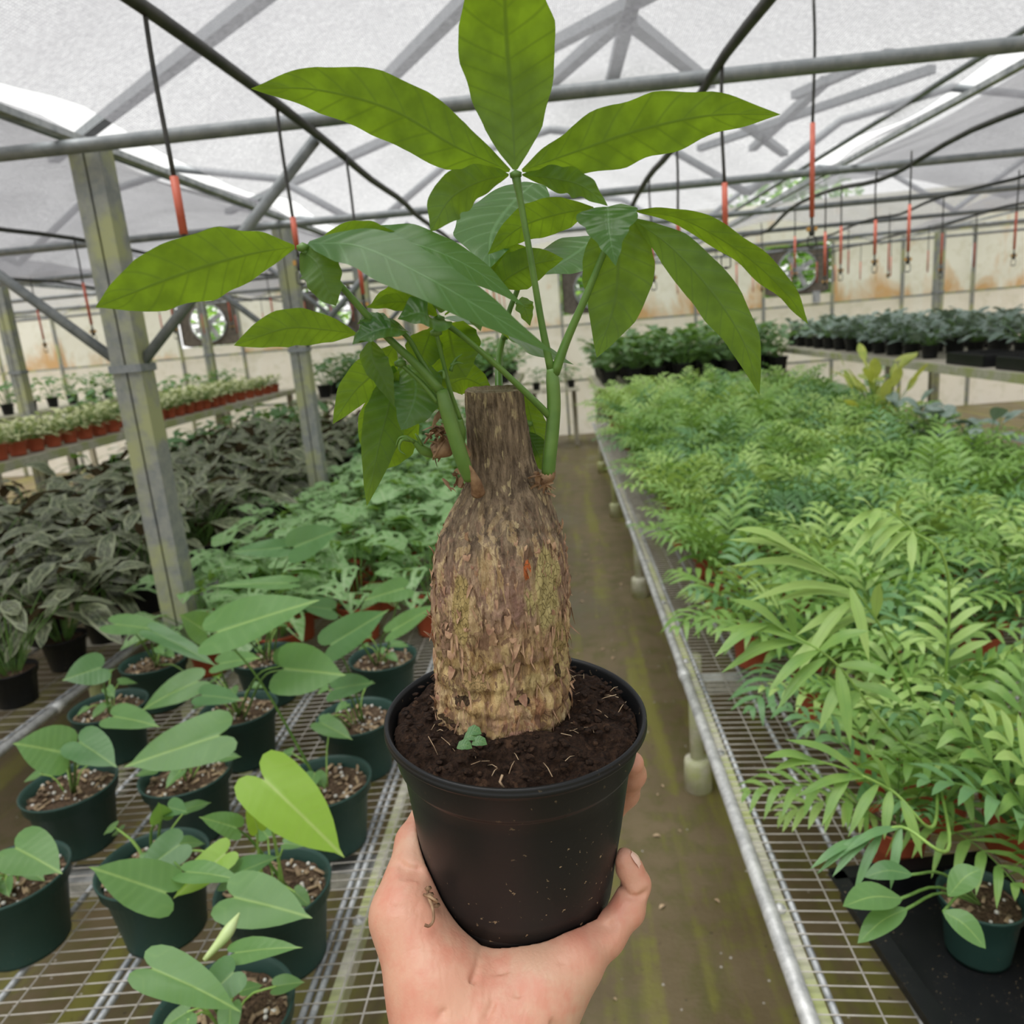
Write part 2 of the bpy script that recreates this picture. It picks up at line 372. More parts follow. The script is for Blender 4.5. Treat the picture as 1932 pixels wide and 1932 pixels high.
# rafters and braces above the cloth, seen through it
def px_beam(mb, a, b_, z, w): mb.beam(onz(a[0], a[1], z), onz(b_[0], b_[1], z), w, .05)
k = 0
RB = [((100, 300), (560, -60)), ((700, 180), (890, -10)), ((430, 400), (760, 250)), ((900, 160), (1240, -20)), ((1000, 190), (1190, 20)), ((1150, 170), (1200, -30)),
      ((1190, 40), (1340, 160)), ((1400, 230), (1480, 290)), ((1420, 280), (1560, 150)), ((1500, 180), (1680, 100)), ((1320, 280), (1760, 130))]
rroot = empty('roof_frame', (0, 2.5, 2.95), 'steel roof rafters and braces dimly seen through the shade cloth', 'roof frame')
for a, b_ in RB:
    mb = MB(); px_beam(mb, a, b_, 3.0, .07); mb.build('brace', 'pipe', rroot, False)
for yy in (6.5, 9.5):
    mb = MB()
    for xc in (-5.95, -2.95, .05, 3.05, 6.05):
        mb.tube([(xc - 1.5, yy, 2.5), (xc - .8, yy, 2.95), (xc, yy, 3.1), (xc + .8, yy, 2.95), (xc + 1.5, yy, 2.5)], .03, 6)
    mb.build('rafter', 'pipe', rroot)
# truss pipes across the house
PY = [2.46, 4.34, 5.85, 7.4, 8.9, 10.4]
PN = ['nearest grey pipe crossing the whole house under the shade cloth', 'second grey crossing pipe, behind the nearest one', 'third grey crossing pipe from the front',
      'fourth grey crossing pipe, well down the house', 'fifth thin crossing pipe near the back', 'last thin crossing pipe before the end wall']
for i, y in enumerate(PY):
    mb = MB(); dz = [0, .0, .0, -.0, 0, 0][i]
    mb.tube([(XL + .1, y, 2.28 + dz), (0, y - .05, 2.28), (XR - .1, y, 2.28 + dz)], .021 - .001 * i, 10)
    tag(mb.build('roof_pipe', 'pipe', org=(0, y, 2.28)), PN[i], 'pipe', 'crossing roof pipes')
# gutters with bright slits
for gx, nm in ((-7.45, 'far left'), (-4.45, 'left'), (-1.45, 'near left'), (1.55, 'right'), (4.55, 'far right')):
    g = empty('gutter', (gx, 2, 2.33), 'long pale metal gutter running down the %s roof valley' % nm, 'gutter')
    mb = MB(); mb.box((gx, (YB + YW) / 2, 2.33), (.03, YW - YB, .02)); mb.build('channel', 'galv_dk', g, False)
    mb = MB(); mb.tube([(gx - .12, YB, 2.37), (gx - .12, YW, 2.37)], .012, 6); mb.build('clamp_tube', 'pipe', g)
# posts
def post(x, y, label, grp='square steel support posts'):
    g = empty('support_post', (x, y, 0), label, 'post', grp)
    mb = MB(); w = .045
    for sx in (-1, 1): mb.box((x + sx * .026, y, 1.15), (.045, .085, 2.3))
    mb.box((x, y + .005, 1.15), (.02, .06, 2.3))
    mb.build('shaft', 'post', g, False)
    mb = MB(); mb.box((x, y, 1.62), (.11, .1, .025)); mb.build('collar', 'pipe', g, False)
    return g
def brace(g, a, b_, r=.018):
    mb = MB(); mb.tube([a, b_], r, 8); mb.build('brace', 'pipe', g)
NM = [(-1.4, 2.5, 'nearest steel post, mossy, rising at the left edge beside a diagonal brace'), (-1.5, 4.5, 'second steel post, rising from the left bench behind the drooping leaves'), (-1.5, 6.2, 'third steel post in the left row, thin with distance')]
for x, y, l in NM:
    g = post(x, y, l); brace(g, (x + .03, y, 1.63), (-.69 if y < 3 else x + .72, y, 2.25)); brace(g, (x - .03, y, 1.63), (x - .72, y, 2.25))
for x, y in [(-1.5, 8.0), (-1.5, 9.8)]: post(x, y, 'thin distant steel post in the left row beyond the third post', 'distant left posts')
for x in (-4.45, 4.55):
    for y in (6.2, 9.8): post(x, y, 'distant steel post under an outer roof valley', 'outer valley posts')
# end wall
R = random.Random(8)
VX = [1.98 + .95 * k for k in range(-12, 7)]
WIN = {}
def bay_of(x): return max(i for i, v in enumerate(VX) if v <= x)
for x in (3.2, .3, -3.3, -5.4): WIN[bay_of(x)] = 1
Z0, Z1 = 1.59, 2.45
mp, ml = MB(), MB()
for i in range(len(VX) - 1):
    x0, x1 = VX[i], VX[i + 1]
    if i not in WIN:
        vs_ = []; nx, nz = 6, 6
        for a in range(nx + 1):
            for c in range(nz + 1):
                vs_.append((x0 + (x1 - x0) * a / nx, YW + .03 * noise.noise(Vector((x0 + a * .3, c * .4, 2))), Z0 + (Z1 - Z0) * c / nz))
        mp.add(vs_, [(a * (nz + 1) + c, (a + 1) * (nz + 1) + c, (a + 1) * (nz + 1) + c + 1, a * (nz + 1) + c + 1) for a in range(nx) for c in range(nz)])
    else: ml.add([(x0, YW, Z0), (x1, YW, Z0), (x1, YW, 1.735), (x0, YW, 1.735)], [(0, 1, 2, 3)])
mp.add([(XL, YW, 2.45), (XR, YW, 2.45), (XR, YW, 2.99), (XL, YW, 2.99)], [(0, 1, 2, 3)])
struct('wall_back', mp, 'panel')
ml.add([(XL, YW, 0), (XR, YW, 0), (XR, YW, Z0), (XL, YW, Z0)], [(0, 1, 2, 3)]); struct('wall_back_lower', ml, 'panel_low')
for nm, x in (('wall_left', XL), ('wall_right', XR)):
    mb = MB(); mb.add([(x, YB, 0), (x, YW, 0), (x, YW, 2.5), (x, YB, 2.5)], [(0, 1, 2, 3)]); struct(nm, mb, 'panel')
mb = MB()
for v in VX: mb.box((v, YW - .05, 1.2), (.035, .05, 2.5))
for z in (Z0, .8, 2.43): mb.box(((XL + XR) / 2, YW - .04, z), (XR - XL, .03, .03))
struct('trim_1', mb, 'post')
for wn, i in enumerate(sorted(WIN)):
    x0, x1 = VX[i] + .03, VX[i + 1] - .03; cx = (x0 + x1) / 2; z0, z1 = 1.74, 2.4; cz = (z0 + z1) / 2
    g = bpy.data.objects.new('window_%d' % (wn + 1), None); COL.objects.link(g); g.location = (cx, YW, cz); ORG[g.name] = Vector((cx, YW, cz)); tag(g, kind='structure')
    mb = MB(); n_ = 32; r_ = .27; vs_ = []; hw_, hh_ = (x1 - x0) / 2, (z1 - z0) / 2
    for j in range(n_):
        an = 2 * math.pi * j / n_; c_, s_ = math.cos(an), math.sin(an); q = min(hw_ / max(abs(c_), 1e-6), hh_ / max(abs(s_), 1e-6))
        vs_ += [(cx + r_ * c_, YW - .01, cz + r_ * s_), (cx + q * c_, YW - .01, cz + q * s_)]
    mb.add(vs_, [(2 * j, 2 * j + 1, (2 * j + 3) % (2 * n_), (2 * j + 2) % (2 * n_)) for j in range(n_)]); mb.build('net_panel', 'net', g, False)
    mb = MB(); mb.tube([(cx + .27 * math.cos(a * .2618), YW - .03, cz + .27 * math.sin(a * .2618)) for a in range(25)], .012, 6); mb.build('fan_ring', 'galv_dk', g)
    mb = MB(); mb.box((cx, YW - .03, cz), (.1, .08, .1)); mb.box((cx, YW - .03, cz), (.5, .02, .02))
    for a in range(4):
        an = a * 1.571 + .5; mb.beam((cx, YW - .02, cz), (cx + .24 * math.cos(an), YW - .02, cz + .24 * math.sin(an)), .02, .07)
    mb.build('fan', 'galv_dk', g, False)
    mb = MB()
    for zz in range(9): mb.box((cx, YW + .05, z0 + .05 + zz * .075), (x1 - x0, .01, .008))
    mb.build('louvre', 'galv', g, False)
# trees outside the fans
for (tx, tz, s_) in ((4.5, 2.0, 1.7), (.9, 1.9, 1.3), (-5.6, 1.3, 1.6)):
    g = empty('garden_tree', (tx, 15.5, 0), {4.5: 'leafy green tree outside, seen through the right fan opening', .9: 'leafy green tree outside, seen through the middle fan opening', -5.6: 'leafy green tree outside the left fan openings'}[tx], 'tree')
    mb = MB(); mb.tube([(tx, 15.5, 0), (tx + .1, 15.5, 1.2), (tx, 15.5, 2.6)], [.12, .09, .04], 8); mb.build('trunk', 'plank', g)
    mb = MB(); R = random.Random(int(tx * 10))
    for q in range(2600):
        d = Vector((R.gauss(0, 1), R.gauss(0, 1), R.gauss(0, 1))).normalized() * R.random() ** .4 * s_; p = Vector((tx, 15.5, tz + .3)) + d
        if p.z < .3: continue
        t = Vector((R.gauss(0, 1), R.gauss(0, 1), R.gauss(0, .6))).normalized()
        mb.blade([p, p + t * .12, p + t * .24 + Vector((0, 0, -.03))], (ZU + Vector((R.gauss(0, .6), R.gauss(0, .6), 0))).normalized(), .07, [(0, .1), (.5, 1), (1, 0)], m=1, nseg=3)
    mb.build('crown', 'tree', g)
# ------------------------------------------------------------ benches
def bench(name, x0, x1, y0, y1, z, label, bars, wires, rails, legs_y, leg_x, beams_y, mossx=(), skew=0.0, cross=.028):
    g = empty(name, ((x0 + x1) / 2, y0, 0), label, 'bench')
    mb = MB()
    n = int((y1 - y0) / cross)
    for i in range(n):
        y = y0 + i * cross; mb.tube([(x0, y + skew * x0, z), (x1, y + skew * x1, z)], .0016 if y < 4 else .002, 4, False)
    for x in wires: mb.tube([(x, y0, z + .002), (x, y1, z + .002)], .0017, 4, False)
    o_ = mb.build('wire_mesh', 'wire', g); tag(o_, 'pale galvanised wire mesh top')
    for x in bars:
        mb = MB(); mb.tube([(x, y0 - .3, z - .008), (x, (y0 + y1) / 2, z - .008), (x, y1, z - .008)], .0065, 8); mb.build('support_rod', 'galv_dk', g)
    for x in rails:
        mb = MB(); mb.tube([(x, y0 - .3, z - .006), (x, 2.27, z - .006), (x, 2.272, z - .006), (x, y1, z - .006)], [.0155, .0155, .014, .014], 12); mb.build('edge_rail', 'galv', g)
        for yy in (2.27, 4.15): mb = MB(); mb.tube([(x, yy - .025, z - .006), (x, yy + .025, z - .006)], .019, 12); mb.build('rail_coupling', 'galv', g)
    for x in mossx:
        mb = MB(); mb.beam((x, y0 - .3, z - .028), (x, y1, z - .028), .024, .03); mb.build('edge_board', 'mossy', g, False)
        mb = MB()
        for yy in [y0 + .12 + .55 * q for q in range(6)]: mb.lathe([(.0, .012), (.006, .012), (.007, .006), (.012, .005), (.012, 0)], (x - .004, yy, z - .013), 12)
        mb.build('washer', 'galv', g)
    for yy in beams_y:
        mb = MB(); mb.beam((x0 + .01, yy, z - .055), (x1, yy, z - .055), .06, .04); mb.build('cross_beam', 'galv', g, False)
    for yy in legs_y:
        for x in leg_x:
            mb = MB(); mb.tube([(x, yy, .02), (x, yy, z - .03)], .024, 12); l = mb.build('leg', 'mossy', g)
            mb = MB(); mb.lathe([(.0, .12), (.034, .12), (.044, .115), (.046, .1), (.05, .0), (.0, .0)], (x, yy, 0), 20); mb.build('foot', 'mossy', l)
    return g
bench('wire_bench', .325, 2.35, .6, 8.5, .54, 'long galvanised wire mesh bench right of the aisle carrying the palms', [.372, .5, .56, .7, .95, 1.2, 1.6, 2.0], [.44, .53, .6, .66, .8, .95, 1.1, 1.3, 1.5, 1.7, 1.9, 2.1],
      [.327], (2.46, 4.44, 6.4, 8.4), (.39, 2.2), (2.3, 4.1, 5.9, 7.7), (.352,), skew=-.055)
bench('wire_bench', -1.36, -.3, .6, 8.6, .54, 'long galvanised wire mesh bench left of the aisle carrying the green pots', [-.497, -.515, -.7, -.88, -.9, -1.1, -1.25], [-.33, -.405, -.455, -.57, -.63, -.76, -.82, -.95, -1.05, -1.18, -1.3],
      [-.3], (2.6, 4.6, 6.6), (-.42, -1.3), (1.47, 3.4, 5.3, 7.2), (-.468,), skew=.07)
bench('wire_bench', -3.3, -1.75, 1.2, 9.0, .54, 'wire mesh bench left of the steel posts holding dark striped plants', [-1.8, -2.2, -2.7, -3.2], [-1.9, -2.1, -2.4, -2.6, -2.9, -3.1], [-1.76], (2.6, 5.5), (-1.85, -3.2), (3., 5.), (), cross=.05)
def plank_bench(x0, x1, y0, y1, z, label):
    g = empty('plank_bench', ((x0 + x1) / 2, y0, 0), label, 'bench'); n = max(3, int((x1 - x0) / .15)); w = (x1 - x0) / n
    mb = MB()
    for i in range(n): mb.box((x0 + w * (i + .5), (y0 + y1) / 2, z - .012), (w - .02, y1 - y0, .024))
    mb.build('top', 'plank', g, False)
    mb = MB(); mb.box((x1 if x1 < 0 else x0, (y0 + y1) / 2, z - .03), (.03, y1 - y0, .06)); mb.build('edge_board', 'mossy', g, False)
    for y in (y0 + .3, (y0 + y1) / 2, y1 - .3):
        for x in (x0 + .08, x1 - .08): mb = MB(); mb.box((x, y, z / 2 - .02), (.06, .06, z - .04)); mb.build('leg', 'plank', g, False)
plank_bench(-4.6, -3.55, 3.0, 10.5, 1.08, 'raised plank bench at far left with pale variegated plants')
plank_bench(-6.6, -5.4, 3.5, 10.5, 1.2, 'farthest raised plank bench beyond the pale variegated plants')
plank_bench(2.75, 4.4, 3.0, 10.8, 1.12, 'raised plank bench at far right holding black trays')
plank_bench(.4, 2.6, 8.65, 10.9, .9, 'raised plank bench closing the right side behind the palms')
plank_bench(-3.1, -.5, 8.75, 10.7, 1.02, 'raised plank bench across the far end of the left side')
# ------------------------------------------------------------ hoses and drop sprinklers
def hose(pts, r, label, grp=None):
    mb = MB(); mb.tube(catmull(pts, 60), r, 8); tag(mb.build('irrigation_hose', 'black', org=pts[0]), label, 'hose', grp)
def wav(x, z, y0=-1., y1=11.4, a=.012, seed=0, st=.5):
    R = random.Random(seed); n = int((y1 - y0) / st); return [(x + R.uniform(-a, a), y0 + (y1 - y0) * i / n, z + R.uniform(-a, a) - .01 * (i % 3)) for i in range(n + 1)]
hose(wav(-.665, 2.25, seed=1), .0125, 'black hose running down the house left of the pot, under the pipes')
hose(wav(.455, 2.25, seed=2), .0125, 'black hose running down the house right of the pot, under the pipes')
hose(wav(1.62, 2.24, seed=3, a=.05, st=.7), .012, 'wavy black hose clipped along the bright right roof valley')
hose(wav(2.6, 2.24, seed=5), .01, 'thin black hose in the right-hand bay, past the bright valley')
hose(wav(-2.3, 2.24, seed=6), .01, 'thin black hose in the left-hand bay, past the steel posts')
hose(wav(3.6, 2.24, seed=8), .01, 'thin black hose in the right-hand bay, farther out than its neighbour'); hose(wav(-3.6, 2.24, seed=9), .01, 'thin black hose in the left-hand bay, farther out than its neighbour')
mb = MB(); mb.tube(catmull([onz(1425, -5, 2.42), onz(1320, 175, 2.32), onz(1200, 310, 2.3)], 12), .0025, 6)
def sprinkler(x, y, ztop, zs0, zs1, nozzle=True, label=None, grp=None, frame=True, r=.0045):
    g = empty('drop_sprinkler', (x, y, ztop), label, 'sprinkler', grp)
    mb = MB(); R = random.Random(int(x * 100 + y * 10)); q = R.uniform(-.006, .006)
    mb.tube(catmull([(x, y, ztop), (x + q, y, ztop * .6 + zs0 * .4), (x, y, zs0)], 8), r, 8); mb.build('tube', 'black', g)
    mb = MB(); mb.tube([(x, y, zs0), (x, y, zs1)], r * 1.65, 12); mb.build('weight_sleeve', 'sleeve', g)
    if nozzle:
        z = zs1
        mb = MB(); mb.tube([(x, y, z + .01), (x, y, z - .02)], r * .9, 8)
        mb.tube([(x, y, z - .02), (x, y, z - .026), (x, y, z - .05), (x, y, z - .055)], [.004, .009, .009, .004], 10)
        if frame:
            for s_ in (-1, 1): mb.tube([(x, y, z - .052), (x + s_ * .012, y, z - .058), (x + s_ * .012, y, z - .085), (x, y, z - .09)], .0018, 6)
            mb.lathe([(0, .004), (.013, 0), (.0, -.004)], (x, y, z - .088), 12)
        mb.build('nozzle', 'black', g)
        mb = MB(); mb.box((x, y, z - .034), (.03, .012, .012)); mb.build('valve', 'amber', g, False)
    return g
def spk(px, zt, ys0, ys1, label, grp=None, X=None, **kw):
    t = onz(px[0], px[1], zt)
    if X is not None: r = ray(px[0], ys0); t = C0 + r * (X / r.x); t.z = zt
    def zat(yy):  # height on the vertical through t that shows at image row yy
        lo, hi = 1.2, 2.8
        for _ in range(30):
            md = (lo + hi) / 2; q = proj(Vector((t.x, t.y, md)))
            if q[1] > yy: lo = md
            else: hi = md
        return lo
    return sprinkler(t.x, t.y, t.z, zat(ys0), zat(ys1), label=label, grp=grp, **kw)
spk((1535, -8), 2.5, 232, 410, 'nearest right sprinkler drop with long red sleeve, tube and open nozzle')
spk((268, -12), 2.25, 333, 442, 'nearest left sprinkler drop with red sleeve above the big left leaf')
spk((521, 190), 2.25, 410, 470, 'sprinkler drop whose red sleeve hangs above the left leaf hub')
spk((652, 290), 2.25, 478, 555, 'sprinkler drop with red sleeve hanging right of the second steel post')
spk((1363, 118), 2.25, 345, 440, 'sprinkler drop with red sleeve behind the right-pointing top leaf')
spk((1279, 210), 2.25, 405, 450, 'sprinkler drop with short red sleeve between two right leaves', X=.455)
spk((1557, 335), 2.25, 437, 520, 'sprinkler drop with red sleeve left of the box on the end wall post', X=1.62)
spk((1652, 300), 2.25, 415, 480, 'sprinkler drop with red sleeve nearest the photo\'s right edge', X=1.62)
R = random.Random(12)
for X_ in (-.665, .455, 1.6, 2.6, -2.3, 3.6, -3.6):
    y = 3.4 + R.random() * .5
    while y < 11:
        if not (X_ == -.665 and y < 4.2) and not (X_ == .455 and y < 3.6):
            zz = 2.04 + R.uniform(-.04, .04)
            if inview((X_, y, 2.), 20): sprinkler(X_, y, 2.25, zz, zz - .2, y < 7, 'small distant red-sleeved sprinkler drop among many down the house', 'distant sprinkler drops', y < 6, .004)
        y += .85
# junction box, cable, warning flag on the end wall
mb = MB(); p = onY(1540, 560, YW - .1); mb.box(p, (.09, .06, .16)); tag(mb.build('junction_box', 'galv_dk', smooth=False), 'small grey electrical box on the right end wall post', 'box')
# ------------------------------------------------------------ pots
def pot_mesh(r, h, org=(0, 0, 0), taper=.72, band=.17, n=32):
    mb = MB(); rb = r * taper; hb = h * (1 - band); rr = rb + (r * .95 - rb) * (1 - band)
    mb.lathe([(0, .004), (rb * .9, .004), (rb, 0), (rb, .006), (rr, hb), (r * .985, hb + .004), (r, h - .006), (r * 1.025, h - .005), (r * 1.03, h), (r * 1.0, h + .001), (r * .96, h - .006), (rr * .93, hb), (r * .85, h * .6), (0, h * .58)], org, n)
    return mb
def soil_mesh(r, h, org=(0, 0, 0), seed=0, amp=.006, chips=0, nr=9, n=32, mat_n=1):
    mb = MB(); ox, oy, oz = org; vs_ = [(ox, oy, oz + h)]; R = random.Random(seed)
    for i in range(1, nr + 1):
        for j in range(n):
            a = 2 * math.pi * j / n; q = r * i / nr; x, y = q * math.cos(a), q * math.sin(a)
            vs_.append((ox + x, oy + y, oz + h + amp * noise.fractal(Vector((x * 60 + seed, y * 60, 0)), 1, 2, 3)))
    fs = [(0, 1 + j, 1 + (j + 1) % n) for j in range(n)]
    for i in range(nr - 1): fs += [(1 + i * n + j, 1 + (i + 1) * n + j, 1 + (i + 1) * n + (j + 1) % n, 1 + i * n + (j + 1) % n) for j in range(n)]
    mb.add(vs_, fs)
    for c in range(chips):
        a = R.random() * 6.28; q = r * math.sqrt(R.random()) * .93; p = Vector((ox + q * math.cos(a), oy + q * math.sin(a), oz + h + amp * .6))
        if R.random() < .72:
            mb.cm = 1; L = R.uniform(.008, .028); d = Vector((R.uniform(-1, 1), R.uniform(-1, 1), R.uniform(-.25, .4))).normalized()
            Rm = d.to_track_quat('X', 'Z').to_matrix(); mb.box(p, (L, R.uniform(.003, .009), R.uniform(.002, .005)), Rm)
        else:
            mb.cm = 2; s_ = R.uniform(.002, .005); mb.lathe([(0, -s_), (s_, -s_ * .3), (s_ * .8, s_ * .6), (0, s_)], p, 6)
    mb.cm = 0
    return mb
# ------------------------------------------------------------ philodendrons in green pots (left foreground)
ZB = .545
GP = {'G1': (350, 1455, 'third row'), 'G2': (288, 1625, ''), 'G3': (515, 1668, ''), 'G4': (420, 1905, ''), 'G5': (612, 1472, ''), 'G6': (672, 1350, ''), 'G7': (450, 1335, ''), 'G8': (500, 1235, ''), 'G9': (290, 1245, ''), 'G10': (722, 1238, ''), 'G11': (205, 1330, ''), 'G12': (130, 1480, ''), 'G13': (20, 1650, '')}
GL = {'G1': 'green pot of heart-leaf plant with big pale leaf over its rim, left side', 'G2': 'green pot of small heart leaves cut by the left edge, behind the frontmost pot',
      'G3': 'green pot whose plant bears the bright yellow-green leaf', 'G4': 'frontmost green pot at the bottom left with a drooping leaf', 'G5': 'green pot just left of the black pot, its bark soil bare',
      'G6': 'green pot partly behind the black pot rim, wilted small leaf', 'G7': 'green pot under the broad heart leaf, left of centre', 'G8': 'green pot half hidden under the long pale leaf',
      'G9': 'wide green pot at the left edge with several pale stems', 'G10': 'green pot directly left of the swollen trunk', 'G11': 'small-looking green pot at the left edge with one curled leaf',
      'G12': 'green pot of small heart leaves just outside the left group', 'G13': 'green pot of small heart leaves at the lower far left'}
HR = .155; PR = .102
POTS = {}
for k, (x, y, _) in GP.items():
    c = onz(x, y, ZB + HR); g = empty('potted_philodendron', (c.x, c.y, ZB), GL[k], 'potted plant', 'heart-leaf plants in green pots')
    pot_mesh(PR, HR, (c.x, c.y, ZB), .74, .2, 40).build('pot', 'green_pot', g)
    soil_mesh(PR * .95, HR * .86, (c.x, c.y, ZB), sum(map(ord, k)) % 11, .008, 70).build('soil', ['soil_mix', 'chip', 'perlite'], g)
    POTS[k] = (g, Vector((c.x, c.y, ZB + HR * .86)))
HL = [  # pot, attach px, tip px, width px, depth fraction of the way, material, droop, normal lean toward the camera
 ('G3', (500, 1472), (645, 1608), 118, 1.22, 'philo_new', .12, .75), ('G3', (442, 1693), (578, 1722), 98, 1.12, 'philo', .12, .6), ('G3', (446, 1562), (382, 1540), 44, 1.3, 'philo', .1, .6),
 ('G3', (432, 1655), (520, 1614), 42, 1.25, 'philo_dark', .05, .5), ('G3', (486, 1562), (468, 1512), 34, 1.32, 'philo_new', 0., .7),
 ('G2', (312, 1684), (175, 1635), 92, 1.18, 'philo', .08, .7), ('G2', (338, 1594), (255, 1650), 66, 1.28, 'philo_dark', .1, .6), ('G2', (424, 1612), (325, 1690), 58, 1.25, 'philo_new', .1, .5),
 ('G2', (352, 1645), (448, 1648), 40, 1.2, 'philo', .18, .4), ('G2', (306, 1545), (300, 1518), 42, 1.35, 'philo', .05, .7), ('G2', (318, 1523), (350, 1530), 36, 1.36, 'philo_dark', .05, .7),
 ('G4', (288, 1828), (442, 1888), 82, .93, 'philo', .2, .5), ('G4', (440, 1835), (374, 1895), 72, .97, 'philo_dark', .05, .7), ('G4', (444, 1798), (554, 1778), 42, 1.0, 'philo', .15, .5),
 ('G1', (412, 1388), (236, 1442), 92, 1.5, 'philo', .06, .6), ('G7', (537, 1262), (642, 1270), 100, 1.6, 'philo', .1, .8), ('G7', (535, 1255), (568, 1215), 56, 1.68, 'philo_dark', 0, .8),
 ('G7', (382, 1312), (450, 1316), 40, 1.85, 'philo_dark', .1, .6), ('G5', (412, 1192), (592, 1130), 84, 1.55, 'philo', .04, .55), ('G8', (388, 1190), (342, 1160), 58, 1.9, 'philo', .05, .7),
 ('G6', (625, 1216), (726, 1152), 66, 1.75, 'philo_dark', .05, .7), ('G8', (556, 1032), (634, 998), 62, 2.1, 'philo_dark', .1, .8), ('G8', (532, 1034), (436, 1040), 34, 2.15, 'philo_dark', .05, .6),
 ('G8', (542, 1100), (400, 1102), 24, 2.1, 'philo', .04, .4), ('G9', (372, 1286), (262, 1330), 52, 2.0, 'philo', .2, .5), ('G9', (218, 1178), (330, 1188), 38, 2.2, 'philo', .08, .5),
 ('G9', (292, 1194), (405, 1246), 34, 2.1, 'philo_dark', .1, .4), ('G6', (632, 1300), (698, 1284), 46, 1.8, 'philo_dark', .12, .6), ('G6', (606, 1364), (662, 1392), 38, 1.75, 'philo', .05, .5),
 ('G11', (215, 1352), (292, 1362), 48, 1.8, 'philo', .12, .5), ('G7', (415, 1252), (487, 1238), 34, 1.95, 'philo', .05, .5), ('G10', (625, 1150), (565, 1140), 40, 2.2, 'philo_dark', .05, .6),
 ('G10', (740, 1190), (822, 1140), 36, 2.05, 'philo', .05, .6), ('G10', (762, 1110), (690, 1130), 44, 2.1, 'philo', .05, .7), ('G12', (120, 1420), (30, 1400), 90, 1.5, 'philo', .1, .6), ('G12', (150, 1400), (215, 1440), 70, 1.5, 'philo_dark', .1, .6),
 ('G13', (30, 1600), (110, 1640), 90, 1.2, 'philo', .1, .6), ('G11', (190, 1260), (120, 1280), 60, 1.9, 'philo_dark', .1, .6)]
for i, (pk, a, b_, w, d, mt, dr, lean) in enumerate(HL):
    g, s0 = POTS[pk]; A, B = P(a[0], a[1], d), P(b_[0], b_[1], d * .97)
    nr = (ZU * (1 - lean) + (C0 - A).normalized() * lean).normalized()
    tdir = (B - A).normalized(); sd = tdir.cross(nr).normalized(); vd = (C0 - A).normalized(); pi_ = tdir.cross(vd).normalized()
    ww = w * d / F / max(.55, abs(sd.dot(pi_)))
    lf = MB(); lf.heart(A, B, nr, ww, dr, .13, i, .02)
    R = random.Random(i); s1 = s0 + Vector((R.uniform(-.02, .02), R.uniform(-.02, .02), -.004)); mid = s1.lerp(A, .55) + Vector((R.uniform(-.01, .01), 0, .02 + .1 * max(0, A.z - s1.z - .1)))
    if A.z < s1.z + .02: mid = s1.lerp(A, .5) + Vector((0, 0, .07))
    stt = MB(); stt.tube(catmull([s1, mid, A - nr * .003], 10), [.0034 - .0002 * q for q in range(11)], 8)
    l = stt.build('petiole', 'stem2' if mt == 'philo_new' else 'stem', g); lf.build('leaf', mt, g)
g, s0 = POTS['G4']; mb = MB(); mb.tube(catmull([P(385, 1812, 1.0), P(425, 1765, 1.02), P(452, 1722, 1.04)], 10), [.003, .004, .005, .006, .007, .008, .008, .007, .005, .003, .001], 10); tag(mb.build('rolled_leaf', 'newleaf', g), 'pale cream rolled young leaf')
R = random.Random(77)
for k, (g, s0) in POTS.items():   # low sprouts round each crown
    mb = MB(); st = MB()
    for q in range(5):
        a = R.random() * 6.28; rr = R.uniform(.03, .085); hh = R.uniform(.03, .11); A = s0 + Vector((rr * math.cos(a), rr * math.sin(a), hh)); L = R.uniform(.03, .05)
        tdir = Vector((math.cos(a + R.uniform(-.8, .8)), math.sin(a), R.uniform(-.4, .1))).normalized()
        mb.heart(A, A + tdir * L, (ZU + Vector((0, -.3, 0))).normalized(), L * .75, .15, .2, q)
        st.tube(catmull([s0 + Vector((.01 * math.cos(a), .01 * math.sin(a), -.004)), s0.lerp(A, .5) + Vector((0, 0, .015)), A], 5), .0018, 6)
    st.build('sprout_stems', 'stem2', g); mb.build('sprout_leaves', 'philo', g)
